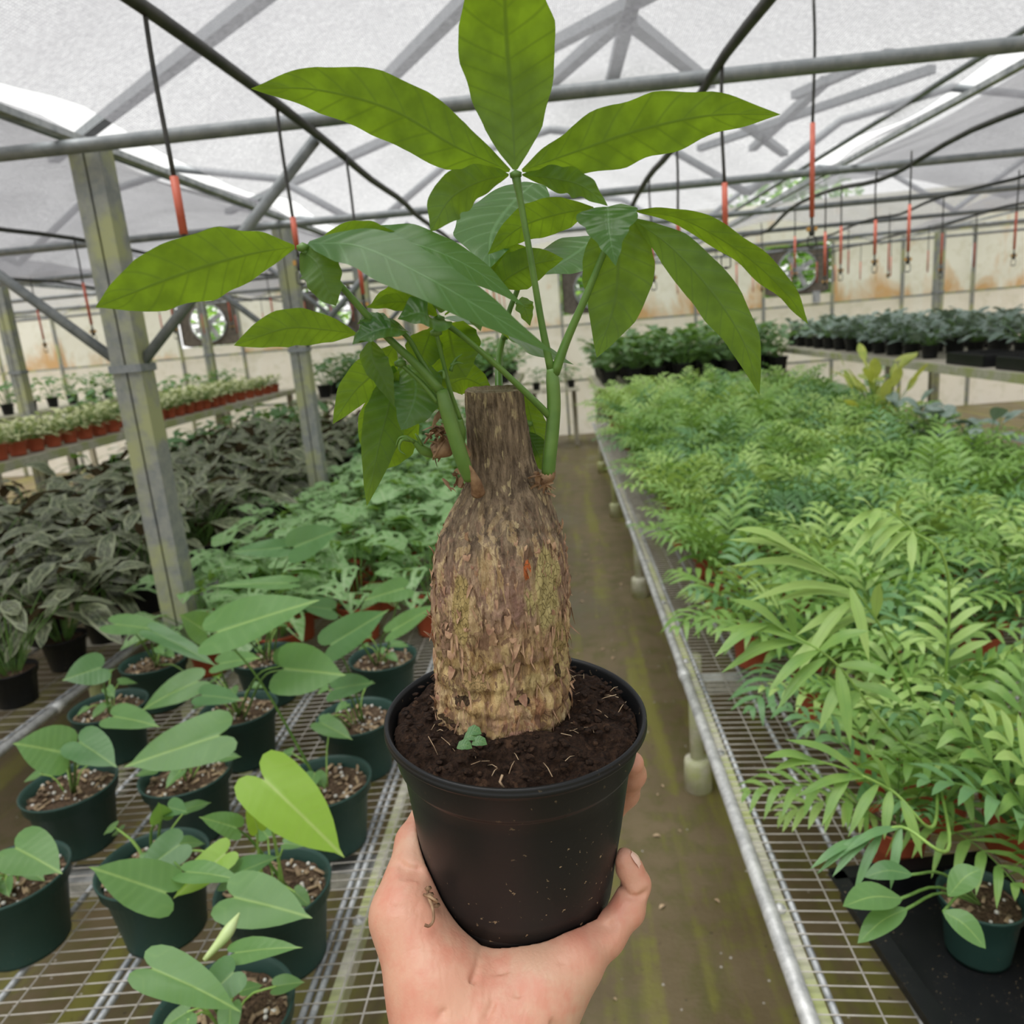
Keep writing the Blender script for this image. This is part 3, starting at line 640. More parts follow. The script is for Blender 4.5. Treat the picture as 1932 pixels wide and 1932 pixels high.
# ------------------------------------------------------------ plant prototypes
HEARTP = [(0, .55), (.06, .85), (.2, 1), (.4, .95), (.6, .75), (.8, .42), (.93, .12), (1, 0)]
OVAL = [(0, .1), (.1, .5), (.3, .92), (.5, 1), (.7, .88), (.88, .5), (.96, .22), (1, 0)]
LANCE = [(0, .12), (.12, .5), (.35, .95), (.55, 1), (.75, .75), (.9, .35), (1, 0)]
def foliage(seed, n, hmin, hmax, spread, L, wr, prof, holes=False, elev=(.0, .7), droop=.35, m=2, nseg=7, lean=.4, stems=True, wave=.05, z0=0., fold=.12):
    R = random.Random(seed); lf, st = MB(), MB()
    for i in range(n):
        a = 6.283 * i / n * 2.4 + R.uniform(-.4, .4); rr = spread * R.uniform(.15, 1); hh = R.uniform(hmin, hmax)
        p0 = Vector((.012 * math.cos(a), .012 * math.sin(a), z0)); A = Vector((rr * math.cos(a), rr * math.sin(a), z0 + hh))
        el = R.uniform(*elev); d = Vector((math.cos(a) * math.cos(el), math.sin(a) * math.cos(el), math.sin(el))); l = L * R.uniform(.7, 1.15)
        e1 = A + d * l * .5; e2 = A + d * l + Vector((0, 0, -droop * l))
        hs = None
        if holes:
            hs = set()
            for q in range(R.randint(5, 9)): i_, j_ = R.randint(1, nseg - 2), R.choice([1, 2 * m - 3]); hs.add((i_, j_)); hs.add((i_, j_ + 1))
        sd = Vector((-math.sin(a), math.cos(a), 0)); nr = d.cross(sd).normalized()
        if nr.z < 0: nr = -nr
        nr = (nr + Vector((R.uniform(-.3, .3), R.uniform(-.3, .3), 0))).normalized()
        lf.blade([A, e1, e2], nr, l * wr * .5, prof, fold, m, nseg, wave, 2.5, i, holes=hs, bow=.1)
        if stems: st.tube([p0, p0.lerp(A, .5) + Vector((0, 0, hh * .15)), A], .0018, 5, False)
    return lf, st
def proto(name, cat, potmatn, pr, ph, lf, st, lm, smn='stem', soil='soil_mix', pot=True, leafname='foliage'):
    g = empty(name, (0, 0, -5)); ORG[g.name] = Vector((0, 0, 0)); g['category'] = cat
    if pot:
        pot_mesh(pr, ph, (0, 0, 0), .76, .2, 20).build('pot', potmatn, g); soil_mesh(pr * .94, ph * .88, (0, 0, 0), 1, .006, 0, 3, 16).build('soil', soil, g)
    if len(st.f): st.build('stems', smn, g)
    lf.build(leafname, lm, g)
    return g
USED = set()
def place(pr_, loc, rz, sc, label, grp):
    if pr_.name not in USED:
        USED.add(pr_.name); pr_.location = loc; pr_.rotation_euler = (0, 0, rz); pr_.scale = (sc,) * 3; pr_['label'] = label; pr_['group'] = grp; return pr_
    return dup(pr_, loc, rz, sc, label, grp)
def near_palm_frond(mb, base, d, L, npair, pl, seed, arch=.6, droop=.5, wid=.007, st=None, bend=0.):
    """one feather frond: rachis from base going direction d, arching over"""
    R = random.Random(seed); up = ZU; hz = Vector((d.x, d.y, 0)); hz = hz.normalized() if hz.length > .01 else Vector((1, 0, 0))
    pts = []
    p = Vector(base); dirv = Vector(d).normalized(); n = 12; sl = L / n
    for i in range(n + 1):
        pts.append(p.copy()); p = p + dirv * sl
        dirv = (dirv + (hz * .5 - ZU) * (arch / n) * (i / n + .35) * 2).normalized()
    (st or mb).tube(pts, [.0022 - .0012 * i / n for i in range(n + 1)], 5, False)
    for k in range(npair):
        t = .26 + .74 * k / (npair - 1); x = t * n; j = min(int(x), n - 1); c = pts[j].lerp(pts[j + 1], x - j); tg = (pts[j + 1] - pts[j]).normalized()
        sd = tg.cross(ZU); sd = sd.normalized() if sd.length > .05 else Vector((1, 0, 0)); nr = sd.cross(tg).normalized()
        if nr.z < 0: nr = -nr
        q = math.sin(math.pi * (.18 + .74 * t)) ** .8; l = pl * q * R.uniform(.88, 1.1)
        for s_ in (-1, 1):
            if k == npair - 1: l *= .8
            dd = (sd * s_ * math.cos(.75 * t) + tg * (.45 + .6 * t)).normalized(); dd = (dd + nr * .12).normalized()
            e2 = c + dd * l + Vector((0, 0, -droop * l * R.uniform(.5, 1.1)))
            mb.blade([c, c + dd * l * .52, e2], (nr + dd * .05 + Vector((0, -.15, .3))).normalized(), wid * (.6 + .4 * q), [(0, .15), (.2, .8), (.45, 1), (.75, .7), (1, 0)], .12, 1, 5)
def palm_fol(seed, nf, L, split=False, npair=11, pl=.1, wid=.0062):
    R = random.Random(seed); out = []; lf, st = MB(), MB()
    for i in range(nf):
        a = 6.283 * i / nf + R.uniform(-.35, .35); el = R.uniform(.75, 1.35) if i % 3 else R.uniform(1.15, 1.45); d = Vector((math.cos(a) * math.cos(el), math.sin(a) * math.cos(el), math.sin(el)))
        if split: lf, st = MB(), MB()
        near_palm_frond(lf, (.012 * math.cos(a), .012 * math.sin(a), .1), d, L * R.uniform(.75, 1.1), npair, pl * R.uniform(.85, 1.15), seed * 31 + i, R.uniform(.5, 1.0), R.uniform(.25, .6), wid, st)
        if split: out.append((lf, st))
    return out if split else (lf, st)
# ------------------------------------------------------------ right bench: palms
PAL = []
for s_ in range(5):
    lf, st = palm_fol(s_ + 3, 15, .37, npair=8, pl=.12, wid=.0092); PAL.append(proto('potted_palm', 'potted plant', 'red_pot', .072, .125, lf, st, ['palm', 'palm', 'palm_light', 'palm_light', 'palm_dark'][s_], 'stem'))
NEARP = []
for s_ in range(2):
    g = empty('potted_palm', (0, 0, -5)); ORG[g.name] = Vector((0, 0, 0)); g['category'] = 'potted plant'
    pot_mesh(.072, .125, (0, 0, 0), .76, .2, 32).build('pot', 'red_pot', g); soil_mesh(.067, .11, (0, 0, 0), 1, .006, 20, 5, 24).build('soil', ['soil_mix', 'chip', 'perlite'], g)
    for q, (lf, st) in enumerate(palm_fol(40 + s_, 13, .38, True, 8, .13, .0115)):
        f_ = lf.build('frond', ['palm', 'palm_light', 'palm', 'palm_dark'][q % 4], g); st.build('rachis', 'stem', f_)
    NEARP.append(g)
R = random.Random(21)
spots = [(.6, 1.36, 'palm in terracotta pot at the lower right, its drooping fronds over the bench rods'), (.78, 1.12, 'palm in terracotta pot in the lower right corner behind the black tray'), (.67, 1.64, 'second palm from the front beside the empty bench strip'),
         (.85, 1.4, 'palm right of the front terracotta pot, mid-right of the photo'), (.64, 1.95, 'third palm along the aisle edge with a long pale arching frond'), (.86, 1.7, 'palm behind the long pale arching frond'), (.55, 2.3, 'fourth palm along the aisle edge, small dark fronds'), (.82, 2.0, 'palm at the right edge below yellowing fronds')]
for i, (x, y, l) in enumerate(spots):
    place(NEARP[i % 2], (x, y, ZB), R.random() * 6.28, .8 if i in (0, 2) else R.uniform(.9, 1.0), l, 'near palms')
cnt = 0; edn = 0; ORDN = 'first second third fourth fifth sixth seventh eighth ninth tenth eleventh twelfth thirteenth fourteenth fifteenth sixteenth seventeenth eighteenth nineteenth twentieth twenty-first twenty-second'.split()
y = 2.2
while y < 8.3:
    x = .56 + R.uniform(0, .04) + (0 if y > 2.6 else .3)
    col = 0
    while x < 2.3:
        px_, py_ = x + R.uniform(-.03, .03), y + R.uniform(-.04, .04)
        if inview((px_, py_, .95), 150):
            i = R.choice([0, 1, 3, 4, 0, 1, 2]); edge = col == 0
            if edge: edn += 1; lab, gp = 'palm in a terracotta pot at the aisle edge, %s behind the front group' % ORDN[edn - 1], 'palms along the aisle edge'
            else: lab, gp = 'feathery palm inside the dense palm mass on the right bench', 'palms massed on the right bench'
            place(PAL[i], (px_, py_, ZB), R.random() * 6.28, R.uniform(.85, 1.12) * (1 if y < 3 else min(1.25, 1 + .07 * (y - 3))), lab, gp); cnt += 1
        x += .235 + .012 * y; col += 1
    y += .25 + .015 * y
# hand-placed fronds of the nearest palms
def px_frond(parent_name, pts, lfl, wpx, mt, label=None):
    """rachis through pixel points (x,y,depth); leaflets (t, side, dx, dy, len px)"""
    w3 = [P(*p) for p in pts]; c = catmull(w3, 30); g = parent_name
    st = MB(); st.tube(c, [.003 - .0018 * i / 30 for i in range(31)], 6, False); f_ = st.build('frond', 'stem2', g)
    if label: tag(f_, label)
    lf = MB()
    for i, (t, tx, ty) in enumerate(lfl):
        x = t * 30; j = min(int(x), 29); a = c[j].lerp(c[j + 1], x - j); d = proj(a)[2]; b_ = P(tx, ty, d * .97)
        mid = a.lerp(b_, .5) + Vector((0, 0, (b_ - a).length * .1)); vd = (C0 - a).normalized()
        lf.blade([a, mid, b_], (vd * .55 + ZU * .6).normalized(), wpx * d / F, [(0, .15), (.15, .6), (.4, 1), (.7, .8), (.9, .3), (1, 0)], .15, 2, 8)
    lf.build('leaflets', mt, f_)
root = empty('potted_palm', (.74, 1.5, ZB), 'broad-leafleted pale palm reaching out over the others, right side', 'potted plant', 'near palms')
pot_mesh(.072, .125, (.74, 1.5, ZB), .76, .2, 32).build('pot', 'red_pot', root); soil_mesh(.067, .11, (.74, 1.5, ZB), 1, .006, 20, 5, 24).build('soil', ['soil_mix', 'chip', 'perlite'], root)
S0 = proj(Vector((.74, 1.5, ZB + .11)))
px_frond(root, [S0, (1700, 1260, 1.5), (1625, 1130, 1.38), (1530, 1055, 1.33), (1420, 1005, 1.3)],
 [(.5, 1460, 1135), (.54, 1410, 1135), (.6, 1378, 1068), (.56, 1640, 1250), (.52, 1500, 1285), (.66, 1372, 1018), (.8, 1385, 998), (.45, 1450, 1300), (.4, 1570, 1180), (.42, 1660, 1100), (.46, 1500, 1200)], 11, 'palm_light', 'long pale yellow-green arching frond')
px_frond(root, [S0, (1680, 1380, 1.3), (1580, 1255, 1.22), (1500, 1200, 1.2), (1420, 1160, 1.18)],
 [(.45, 1545, 1380), (.5, 1605, 1410), (.55, 1465, 1340), (.6, 1450, 1305), (.5, 1690, 1280), (.64, 1350, 1190), (.7, 1360, 1270), (.8, 1375, 1130), (.9, 1348, 1240), (.6, 1640, 1190), (.75, 1480, 1140), (.4, 1600, 1345), (.42, 1710, 1330)], 12, 'palm', 'broad-leafleted green frond')
px_frond(root, [S0, (1760, 1560, 1.15), (1680, 1490, 1.1), (1560, 1440, 1.08), (1480, 1440, 1.06)],
 [(.6, 1500, 1505), (.65, 1550, 1560), (.55, 1600, 1580), (.5, 1668, 1585), (.75, 1455, 1455), (.6, 1480, 1395), (.8, 1440, 1430), (.5, 1640, 1420), (.45, 1740, 1620)], 10, 'palm', 'drooping grey-green frond')
px_frond(root, [S0, (1790, 1600, 1.08), (1700, 1560, 1.05), (1620, 1590, 1.04), (1560, 1620, 1.03)],
 [(.5, 1590, 1610), (.6, 1540, 1650), (.7, 1528, 1640), (.5, 1680, 1680), (.6, 1610, 1690), (.65, 1570, 1655)], 9, 'palm_dark')
px_frond(root, [S0, (1790, 1100, 1.35), (1720, 1000, 1.3), (1660, 960, 1.28), (1600, 990, 1.27)],
 [(.5, 1660, 1060), (.55, 1640, 1050), (.62, 1600, 1055), (.7, 1585, 1010), (.5, 1720, 1080), (.6, 1700, 940), (.8, 1610, 940), (.75, 1640, 1000)], 9, 'palm_light', 'yellowing frond tip with brown specks')
# black tray with dark pot and broad leaves, lower right
tr = empty('plant_tray', (.62, .95, ZB), 'black plastic carrying tray in the lower right corner on the bench', 'tray')
c = onz(1850, 1850, ZB); mb = MB(); Rz = Matrix.Rotation(.12, 3, 'Z')
for (dx, dy, sx, sy) in ((-.13, 0, .012, .4), (.13, 0, .012, .4), (0, .2, .27, .012), (0, -.2, .27, .012)):
    mb.box(Vector((c.x, c.y, ZB + .028)) + Rz @ Vector((dx, dy, 0)), (sx, sy, .05), Rz)
mb.box((c.x, c.y, ZB + .006), (.26, .4, .006), Rz); ORG[tr.name] = Vector(tr.location); mb.build('tray_body', 'black_pot', tr, False)
mb = MB()
for (dx, dy, sx, sy) in ((-.14, 0, .03, .43), (.14, 0, .03, .43), (0, .21, .3, .03), (0, -.21, .3, .03)): mb.box(Vector((c.x, c.y, ZB + .054)) + Rz @ Vector((dx, dy, 0)), (sx, sy, .005), Rz)
mb.build('tray_lip', 'black_pot', tr, False)
g = empty('potted_foliage_plant', (c.x + .02, c.y + .05, ZB + .012), 'dark green pot with broad smooth leaves standing in the black tray', 'potted plant')
o3 = Vector((c.x + .02, c.y + .05, ZB + .012)); pot_mesh(.065, .11, o3, .76, .2, 28).build('pot', 'green_pot', g); soil_mesh(.06, .095, o3, 1, .005, 20).build('soil', ['soil_mix', 'chip', 'perlite'], g)
for a, b_, w, mt in (((1700, 1695, .98), (1590, 1710, .95), 19, 'philo'), ((1710, 1715, .98), (1618, 1780, .95), 15, 'philo'), ((1720, 1650, 1.0), (1630, 1655, 1.0), 13, 'philo_dark'), ((1790, 1690, 1.), (1850, 1640, 1.), 16, 'philo'), ((1780, 1720, 1.), (1860, 1790, .97), 16, 'philo')):
    A, B = P(*a), P(*b_); mb = MB(); mb.blade([A, A.lerp(B, .5) + Vector((0, 0, .008)), B], (ZU + (C0 - A).normalized()).normalized(), w * a[2] / F * 1.5, LANCE, .15, 3, 10); mb.build('leaf', mt, g)
    mb = MB(); mb.tube(catmull([o3 + Vector((0, 0, .09)), o3.lerp(A, .6) + Vector((0, 0, .06)), A], 8), .002, 6); mb.build('petiole', 'stem', g)
# ------------------------------------------------------------ swiss-cheese vines in red pots (left, middle distance)
AD = []
for s_ in range(4):
    lf, st = foliage(60 + s_, 18, .04, .24, .18, .17, .62, HEARTP, True, (-.3, .5), .35, 4, 9, z0=.1)
    AD.append(proto('potted_swiss_cheese_vine', 'potted plant', 'red_pot', .075, .125, lf, st, 'adans'))
R = random.Random(5); y = 2.45
while y < 5.6:
    x = -.52
    while x > -1.42:
        if inview((x, y, .85), 120) and not (y < 2.7 and x > -.85):
            nearr = y < 3.0
            place(R.choice(AD), (x + R.uniform(-.03, .03), y + R.uniform(-.03, .03), ZB), R.random() * 6.28, R.uniform(.9, 1.15), 'holed-leaf vine in a red pot behind the green pots on the left bench' if nearr else 'holed-leaf vine in a red pot farther back on the left bench', 'near holed-leaf vines' if nearr else 'farther holed-leaf vines')
        x -= .27
    y += .27
BG = []
for s_ in range(2):
    lf, st = foliage(80 + s_, 24, .03, .26, .15, .13, .5, OVAL, False, (-.2, .7), .3, 2, 5, z0=.09)
    BG.append(proto('potted_foliage_plant', 'potted plant', 'black_pot', .07, .12, lf, st, ['dieff', 'philo_dark'][s_]))
y = 5.8
while y < 8.5:
    x = -.5
    while x > -1.5:
        if inview((x, y, .85), 60): place(BG[1], (x, y + R.uniform(-.04, .04), ZB), R.random() * 6.28, R.uniform(.9, 1.2), 'dark leafy plant in a black pot at the back of the left bench', 'plants at the back of the left bench')
        x -= .32
    y += .34
y = 8.85
while y < 10.7:
    x = .55
    while x < 2.5:
        if inview((x, y, 1.1), 60): place(BG[0], (x, y + R.uniform(-.04, .04), .905), R.random() * 6.28, R.uniform(1.25, 1.6), 'dark variegated leafy plant on the raised bench beyond the palms', 'plants on the raised bench beyond the palms')
        x += .27
    y += .36
plank_bench(-.45, .25, 10.2, 10.9, .78, 'small plank table at the far end of the aisle')
for i, x in enumerate((-.33, -.1, .14)): place(BG[1], (x, 10.5, .785), i * 1.3, .8, 'small leafy plant on the table at the far end of the aisle', 'plants on the end table')
y = 8.95
while y < 10.6:
    x = -.65
    while x > -3.0:
        if inview((x, y, 1.1), 60): place(BG[1], (x, y + R.uniform(-.04, .04), 1.025), R.random() * 6.28, R.uniform(1.0, 1.4), 'leafy green plant in a black pot on the raised bench across the far left end', 'plants on the far left raised bench')
        x -= .3
    y += .4
# calatheas
CA = []
for s_ in range(3):
    lf, st = foliage(90 + s_, 26, .08, .3, .19, .2, .34, OVAL, False, (-.5, .9), .3, 3, 7, wave=.12, z0=.08)
    CA.append(proto('potted_calathea', 'potted plant', 'black_pot', .08, .12, lf, st, 'cala'))
y = 2.0
while y < 7.2:
    x = -1.92
    while x > -3.25:
        if inview((x, y, .85), 120): place(R.choice(CA), (x, y + R.uniform(-.03, .03), ZB), R.random() * 6.28, R.uniform(1.0, 1.25), 'dark striped maroon-backed plant massed beyond the steel posts', 'dark striped plants')
        x -= .27
    y += .29
# green fringe behind the calatheas
y = 5.0
while y < 8.8:
    for x in (-3.1, -2.75):
        if y > 7.2 or x < -3: place(BG[1], (x - .02, y, ZB), R.random() * 6.28, 1.35, 'green bushy plant behind the dark striped plants', 'green plants beyond the striped ones')
    y += .4
# variegated plants on the raised bench
VA = []
for s_ in range(2):
    lf, st = foliage(110 + s_, 34, .02, .12, .1, .07, .5, OVAL, False, (-.2, 1.), .2, 1, 4, z0=.07)
    VA.append(proto('potted_variegated_plant', 'potted plant', 'red_pot', .06, .09, lf, st, 'vari'))
y = 3.4
while y < 10:
    for x in ((-3.66, -3.85, -4.05) if y < 6.2 or y > 6.55 else (-3.85, -4.05)):
        if inview((x, y, 1.2), 60): place(R.choice(VA), (x, y, 1.085), R.random() * 6.28, R.uniform(.95, 1.15), 'small cream-variegated plant in a red pot on the raised far-left bench', 'variegated plants on the raised bench')
    y += .19 if y < 8 else .27
y = 6.8
while y < 10.3:
    for x in (-4.35, -5.6):
        if inview((x, y, 1.4), 60): place(BG[1], (x, y, 1.085 if x > -5 else 1.205), R.random() * 6.28, .9, 'dark green plant on a raised bench near the left end wall', 'plants near the left end wall')
    y += .36
# right raised bench: trays, silver plants, croton
SV = []
lf, st = foliage(130, 34, .02, .16, .13, .1, .5, OVAL, False, (-.2, .9), .3, 2, 5, z0=.07)
SV.append(proto('potted_silver_plant', 'potted plant', 'black_pot', .06, .09, lf, st, 'silver'))
y = 3.8
while y < 10.3:
    for x in ((2.95, 3.3, 3.7, 4.1) if y > 6.3 else (3.3, 3.7, 4.1)):
        if inview((x, y, 1.3), 60):
            place(SV[0], (x, y, 1.125), R.random() * 6.28, R.uniform(1.1, 1.45), 'silvery leafy plant in a black pot on the raised right bench', 'silvery plants on the raised right bench')
    y += .33
mb0 = None
for i, (x, y, z) in enumerate([(3.3, 4.95, 1.462), (3.3, 5.6, 1.462)]):
    t_ = empty('nursery_tray', (x - .35, y, z - .34), ['black nursery tray in front of the silvery plants, nearer one', 'black nursery tray in front of the silvery plants, farther one'][i], 'tray')
    mb = MB(); cx_, cz_ = x - .35, z - .34
    mb.box((cx_, y, cz_ + .004), (.3, .5, .008))
    for (dx, dy, sx, sy) in ((-.15, 0, .01, .5), (.15, 0, .01, .5), (0, .25, .3, .01), (0, -.25, .3, .01)): mb.box((cx_ + dx, y + dy, cz_ + .04), (sx, sy, .08))
    mb.build('tray_body', 'black_pot', t_, False)
    mb = MB()
    for q in range(6): mb.box((cx_, y - .2 + q * .08, cz_ + .07), (.29, .008, .02))
    mb.build('tray_ribs', 'black_pot', t_, False)
lf, st = foliage(140, 44, .05, .42, .17, .13, .4, OVAL, False, (.2, 1.3), .1, 2, 5, z0=.09)
cr = proto('potted_croton', 'potted plant', 'black_pot', .09, .13, lf, st, 'croton')
p = onY(1595, 665, 5.4); place(cr, (2.12, 5.35, ZB), .3, 1.35, 'bright yellow-leaved bushy plant rising at the back of the palms, right', 'yellow croton')
lf, st = foliage(150, 30, .05, .3, .2, .14, .5, OVAL, False, (0, .9), .3, 2, 5, z0=.09)
sv2 = proto('potted_silver_plant', 'potted plant', 'black_pot', .09, .13, lf, st, 'silver')
for q, (x, y) in enumerate([(2.14, 4.55), (2.2, 4.15), (2.16, 4.95)]): place(sv2, (x, y, ZB), q * 2., 1.15, 'grey-leaved plant on the right bench below the black trays', 'grey-leaved plants below the trays')
# ------------------------------------------------------------ the potted money tree held in front
_a = math.radians(15.6)
UU = cam2w((-.035, math.cos(_a), math.sin(_a))).normalized()
RC = P(972, 1343, .457)
RR = (VR - UU * VR.dot(UU)).normalized(); BB = UU.cross(RR).normalized()
if BB.dot(VB) < 0: BB = -BB
def PF(a, b_, u): return RC + RR * a + BB * b_ + UU * u
BO = .008
def LP(x, y, b_=0.):
    r = ray(x, y); t = (RC + BB * (BO + b_) - C0).dot(BB) / r.dot(BB); return C0 + r * t
T = empty('potted_money_tree', PF(0, 0, -.119), 'young thick-trunked money tree in a black plastic pot, held up in one hand', 'potted plant')
mb = MB(); ph_ = [(0, -.113), (.054, -.113), (.0578, -.1125), (.0592, -.1), (.0632, -.07), (.0672, -.035), (.0682, -.0265), (.069, -.0245), (.0705, -.0235), (.0712, -.0215), (.0735, -.008), (.074, -.0055), (.0765, -.005), (.0775, -.0035),
      (.0773, -.0015), (.0768, -.001), (.0772, .0002), (.0765, .0012), (.0752, .0012), (.074, -.001), (.0722, -.008), (.0705, -.022), (.066, -.03), (.063, -.05), (0, -.052)]
mb.lathe(ph_, RC, 96, UU, RR, BB)
for i in range(5):   # foot ring with notches
    a0 = math.radians(-63 + i * 72); a1 = a0 + math.radians(52)
    mb.lathe([(.0578, -.112), (.0568, -.1195), (.0548, -.1195), (.0538, -.112)], RC, 14, UU, RR, BB, (a0, a1))
mb.build('pot', 'black_pot', T)
# trunk material
def bark():
    t = NT('money_tree_bark'); c = t.coord(); uv = t.N('TexCoord').outputs['UV']; s = t.N('SeparateXYZ', {0: uv}); u, v = s.outputs[0], s.outputs[1]
    cs = t.coord((1., 1., .22)); fine = t.noise(cs, 260., 5, .68, .4); mid = t.noise(cs, 95., 4, .6, .5); blot = t.noise(c, 48., 4, .62, .8); big = t.noise(c, 26., 3, .6)
    low = t.mix(t.map(fine, .36, .62), (.13, .068, .028), (.5, .34, .15))
    low = t.mix(t.map(mid, .5, .62), low, (.56, .42, .2))
    low = t.mix(t.math('MULTIPLY', t.map(blot, .54, .62), .6), low, (.22, .15, .1))
    low = t.mix(t.math('MULTIPLY', t.map(big, .52, .64), .55), low, (.36, .15, .09))
    low = t.mix(t.math('MULTIPLY', t.map(t.noise(c, 37., 3), .56, .64), .6), low, (.48, .39, .19))
    midc = t.mix(t.map(fine, .36, .64), (.15, .09, .065), (.46, .32, .21)); midc = t.mix(t.math('MULTIPLY', t.map(blot, .5, .62), .6), midc, (.3, .17, .14)); midc = t.mix(t.math('MULTIPLY', t.map(mid, .57, .64), .7), midc, (.42, .32, .15))
    up = t.mix(t.map(fine, .38, .64), (.085, .06, .04), (.3, .225, .15)); up = t.mix(t.map(t.noise(t.coord((1., 1., .3)), 330., 3, .5, .2), .6, .66), up, (.42, .34, .2))
    col = t.mix(t.map(t.math('MULTIPLY_ADD', blot, .14, v), .44, .56), low, midc)
    col = t.mix(t.map(t.math('MULTIPLY_ADD', blot, .1, v), .6, .72), col, up)
    layer = t.noise(t.coord((1., 1., .3)), 62., 5, .62, 1.4); lay2 = t.noise(t.coord((1., 1., .42)), 85., 5, .6, 2.)
    lowm = t.map(v, .62, .78, 1., 0.)
    col = t.mix(t.math('MULTIPLY', t.map(layer, .535, .55), t.math('MULTIPLY', lowm, .75)), col, t.mix(t.map(fine, .35, .65), (.42, .28, .13), (.66, .52, .3)))
    col = t.mix(t.math('MULTIPLY', t.map(lay2, .575, .59), t.math('MULTIPLY', lowm, .8)), col, (.17, .095, .06))
    col = t.mix(t.math('MULTIPLY', t.map(lay2, .43, .42, 0., 1.), t.math('MULTIPLY', lowm, .5)), col, (.34, .2, .14))
    crack = t.N('TexVoronoi', {'Vector': t.coord((1., 1., .5)), 'Scale': 400.}, feature='DISTANCE_TO_EDGE').outputs[0]
    for (pu, pv, du, dv, pc) in ((.618, .535, .056, .1, (.5, .42, .19)), (.408, .5, .026, .09, (.5, .38, .16)), (.437, .32, .036, .032, (.46, .32, .15)), (.565, .6, .012, .03, (.6, .16, .05)), (.655, .4, .03, .06, (.4, .3, .13)), (.35, .42, .03, .07, (.32, .2, .13)), (.54, .16, .05, .03, (.5, .28, .2)), (.6, .12, .05, .04, (.42, .2, .12)), (.4, .255, .03, .012, (.05, .028, .015)), (.545, .262, .025, .01, (.035, .02, .01)), (.66, .31, .012, .02, (.05, .03, .015)), (.56, .165, .03, .008, (.09, .05, .025)), (.645, .055, .012, .012, (.03, .02, .01)), (.36, .19, .03, .01, (.07, .04, .02))):
        du_ = t.math('DIVIDE', t.math('SUBTRACT', u, pu), du); dv_ = t.math('DIVIDE', t.math('SUBTRACT', v, pv), dv)
        r = t.math('SQRT', t.math('ADD', t.math('MULTIPLY', du_, du_), t.math('MULTIPLY', dv_, dv_))); r = t.math('ADD', r, t.math('MULTIPLY', t.math('SUBTRACT', mid, .5), 1.6))
        mk = t.map(r, .85, .95, 1., 0.); pcc = t.mix(t.map(crack, .0, .07), (.12, .09, .035), t.mix(t.map(fine, .3, .7), tuple(q * .8 for q in pc), pc))
        col = t.mix(mk, col, pcc)
    col = t.mix(t.map(v, 1.3, 1.31), col, t.mix(t.map(t.noise(c, 120., 3), .4, .6), (.2, .15, .1), (.3, .24, .17)))
    h = t.math('ADD', fine, t.math('MULTIPLY', blot, .8))
    return t.done(t.bsdf(col, .78, 0, t.bump(h, 1., .003), Specular_IOR_Level=.3))
MAT['bark'] = bark()
MAT['flake'] = simple('bark_flake', (.5, .33, .2), (.27, .14, .09), .8, 0, 160, .4)
MAT['brown_husk'] = simple('brown_husk', (.16, .08, .04), (.4, .26, .15), .7, 0, 120, .6)
rows = [(735, 877, 987), (770, 878, 991), (800, 879, 995), (830, 881, 1000), (860, 884, 1006), (885, 884, 1014), (905, 880, 1021), (930, 868, 1035), (960, 851, 1045), (1000, 831, 1060), (1050, 820, 1069), (1100, 816, 1073), (1150, 818, 1074), (1200, 820, 1074),
        (1215, 824, 1070), (1232, 821, 1073), (1252, 824, 1070), (1270, 819, 1074), (1300, 821, 1072), (1340, 824, 1075), (1365, 832, 1072), (1390, 848, 1058), (1420, 862, 1045)]
ax, rd, hh = [], [], []
for y, l, r in rows[::-1]:
    p = LP((l + r) / 2, y + 12 * (y > 1200)); d = proj(p)[2]; ax.append(p); rd.append((r - l) / 2 * d / F * .992); hh.append((p - ax[0]).dot(UU))
HT = hh[-1]
def trk(h):
    for i in range(len(hh) - 1):
        if h <= hh[i + 1] or i == len(hh) - 2:
            x = min(1, max(0, (h - hh[i]) / (hh[i + 1] - hh[i]))); return ax[i].lerp(ax[i + 1], x), rd[i] + (rd[i + 1] - rd[i]) * x
def y2h(y): return (LP(950, y) - ax[0]).dot(UU) / HT
GR = [(y2h(1215), .0026, 0, .012), (y2h(1262), .0034, 1.3, .015), (y2h(1300), .0022, 2.6, .011), (y2h(1342), .0028, .7, .012), (y2h(1378), .002, 4., .01), (y2h(985), .0012, 2., .01)]
def tsurf(h, th, off=0.):
    c, r = trk(h * HT); d = RR * math.sin(th) - BB * math.cos(th)
    q = Vector((math.cos(th) * 1.4, math.sin(th) * 1.4, h * 3.))
    rr = r * (1 + .035 * noise.noise(q * 1.3))
    lo = max(0., min(1., (.72 - h) / .2))
    rr += (.0006 + .0014 * lo) * noise.fractal(Vector((math.cos(th) * 9, math.sin(th) * 9, h * 14)), 1, 2, 4)
    rr += (.0004 + .0002 * lo) * noise.noise(Vector((math.cos(th) * 45, math.sin(th) * 45, h * 18))) + .0007 * lo * noise.fractal(Vector((math.cos(th) * 22, math.sin(th) * 22, h * 45)), 1, 2, 3)
    for (gh, ga, gp, gw) in GR:
        wob = gh + .012 * math.sin(th * 2 + gp) + .008 * noise.noise(Vector((th * 2.2, gp, 0)))
        rr -= ga * math.exp(-((h - wob) / gw) ** 2) * (.55 + .6 * noise.noise(Vector((th * 1.7, gp * 3, 1))))
    return c + d * (rr + off), d
mb = MB(); NTh, NH = 320, 420; vs_ = []; uvs = []
for i in range(NH + 1):
    h = i / NH
    for j in range(NTh):
        th = (j / NTh - .5) * 2 * math.pi; p, d = tsurf(h, th); vs_.append(p); uvs.append((j / NTh, h))
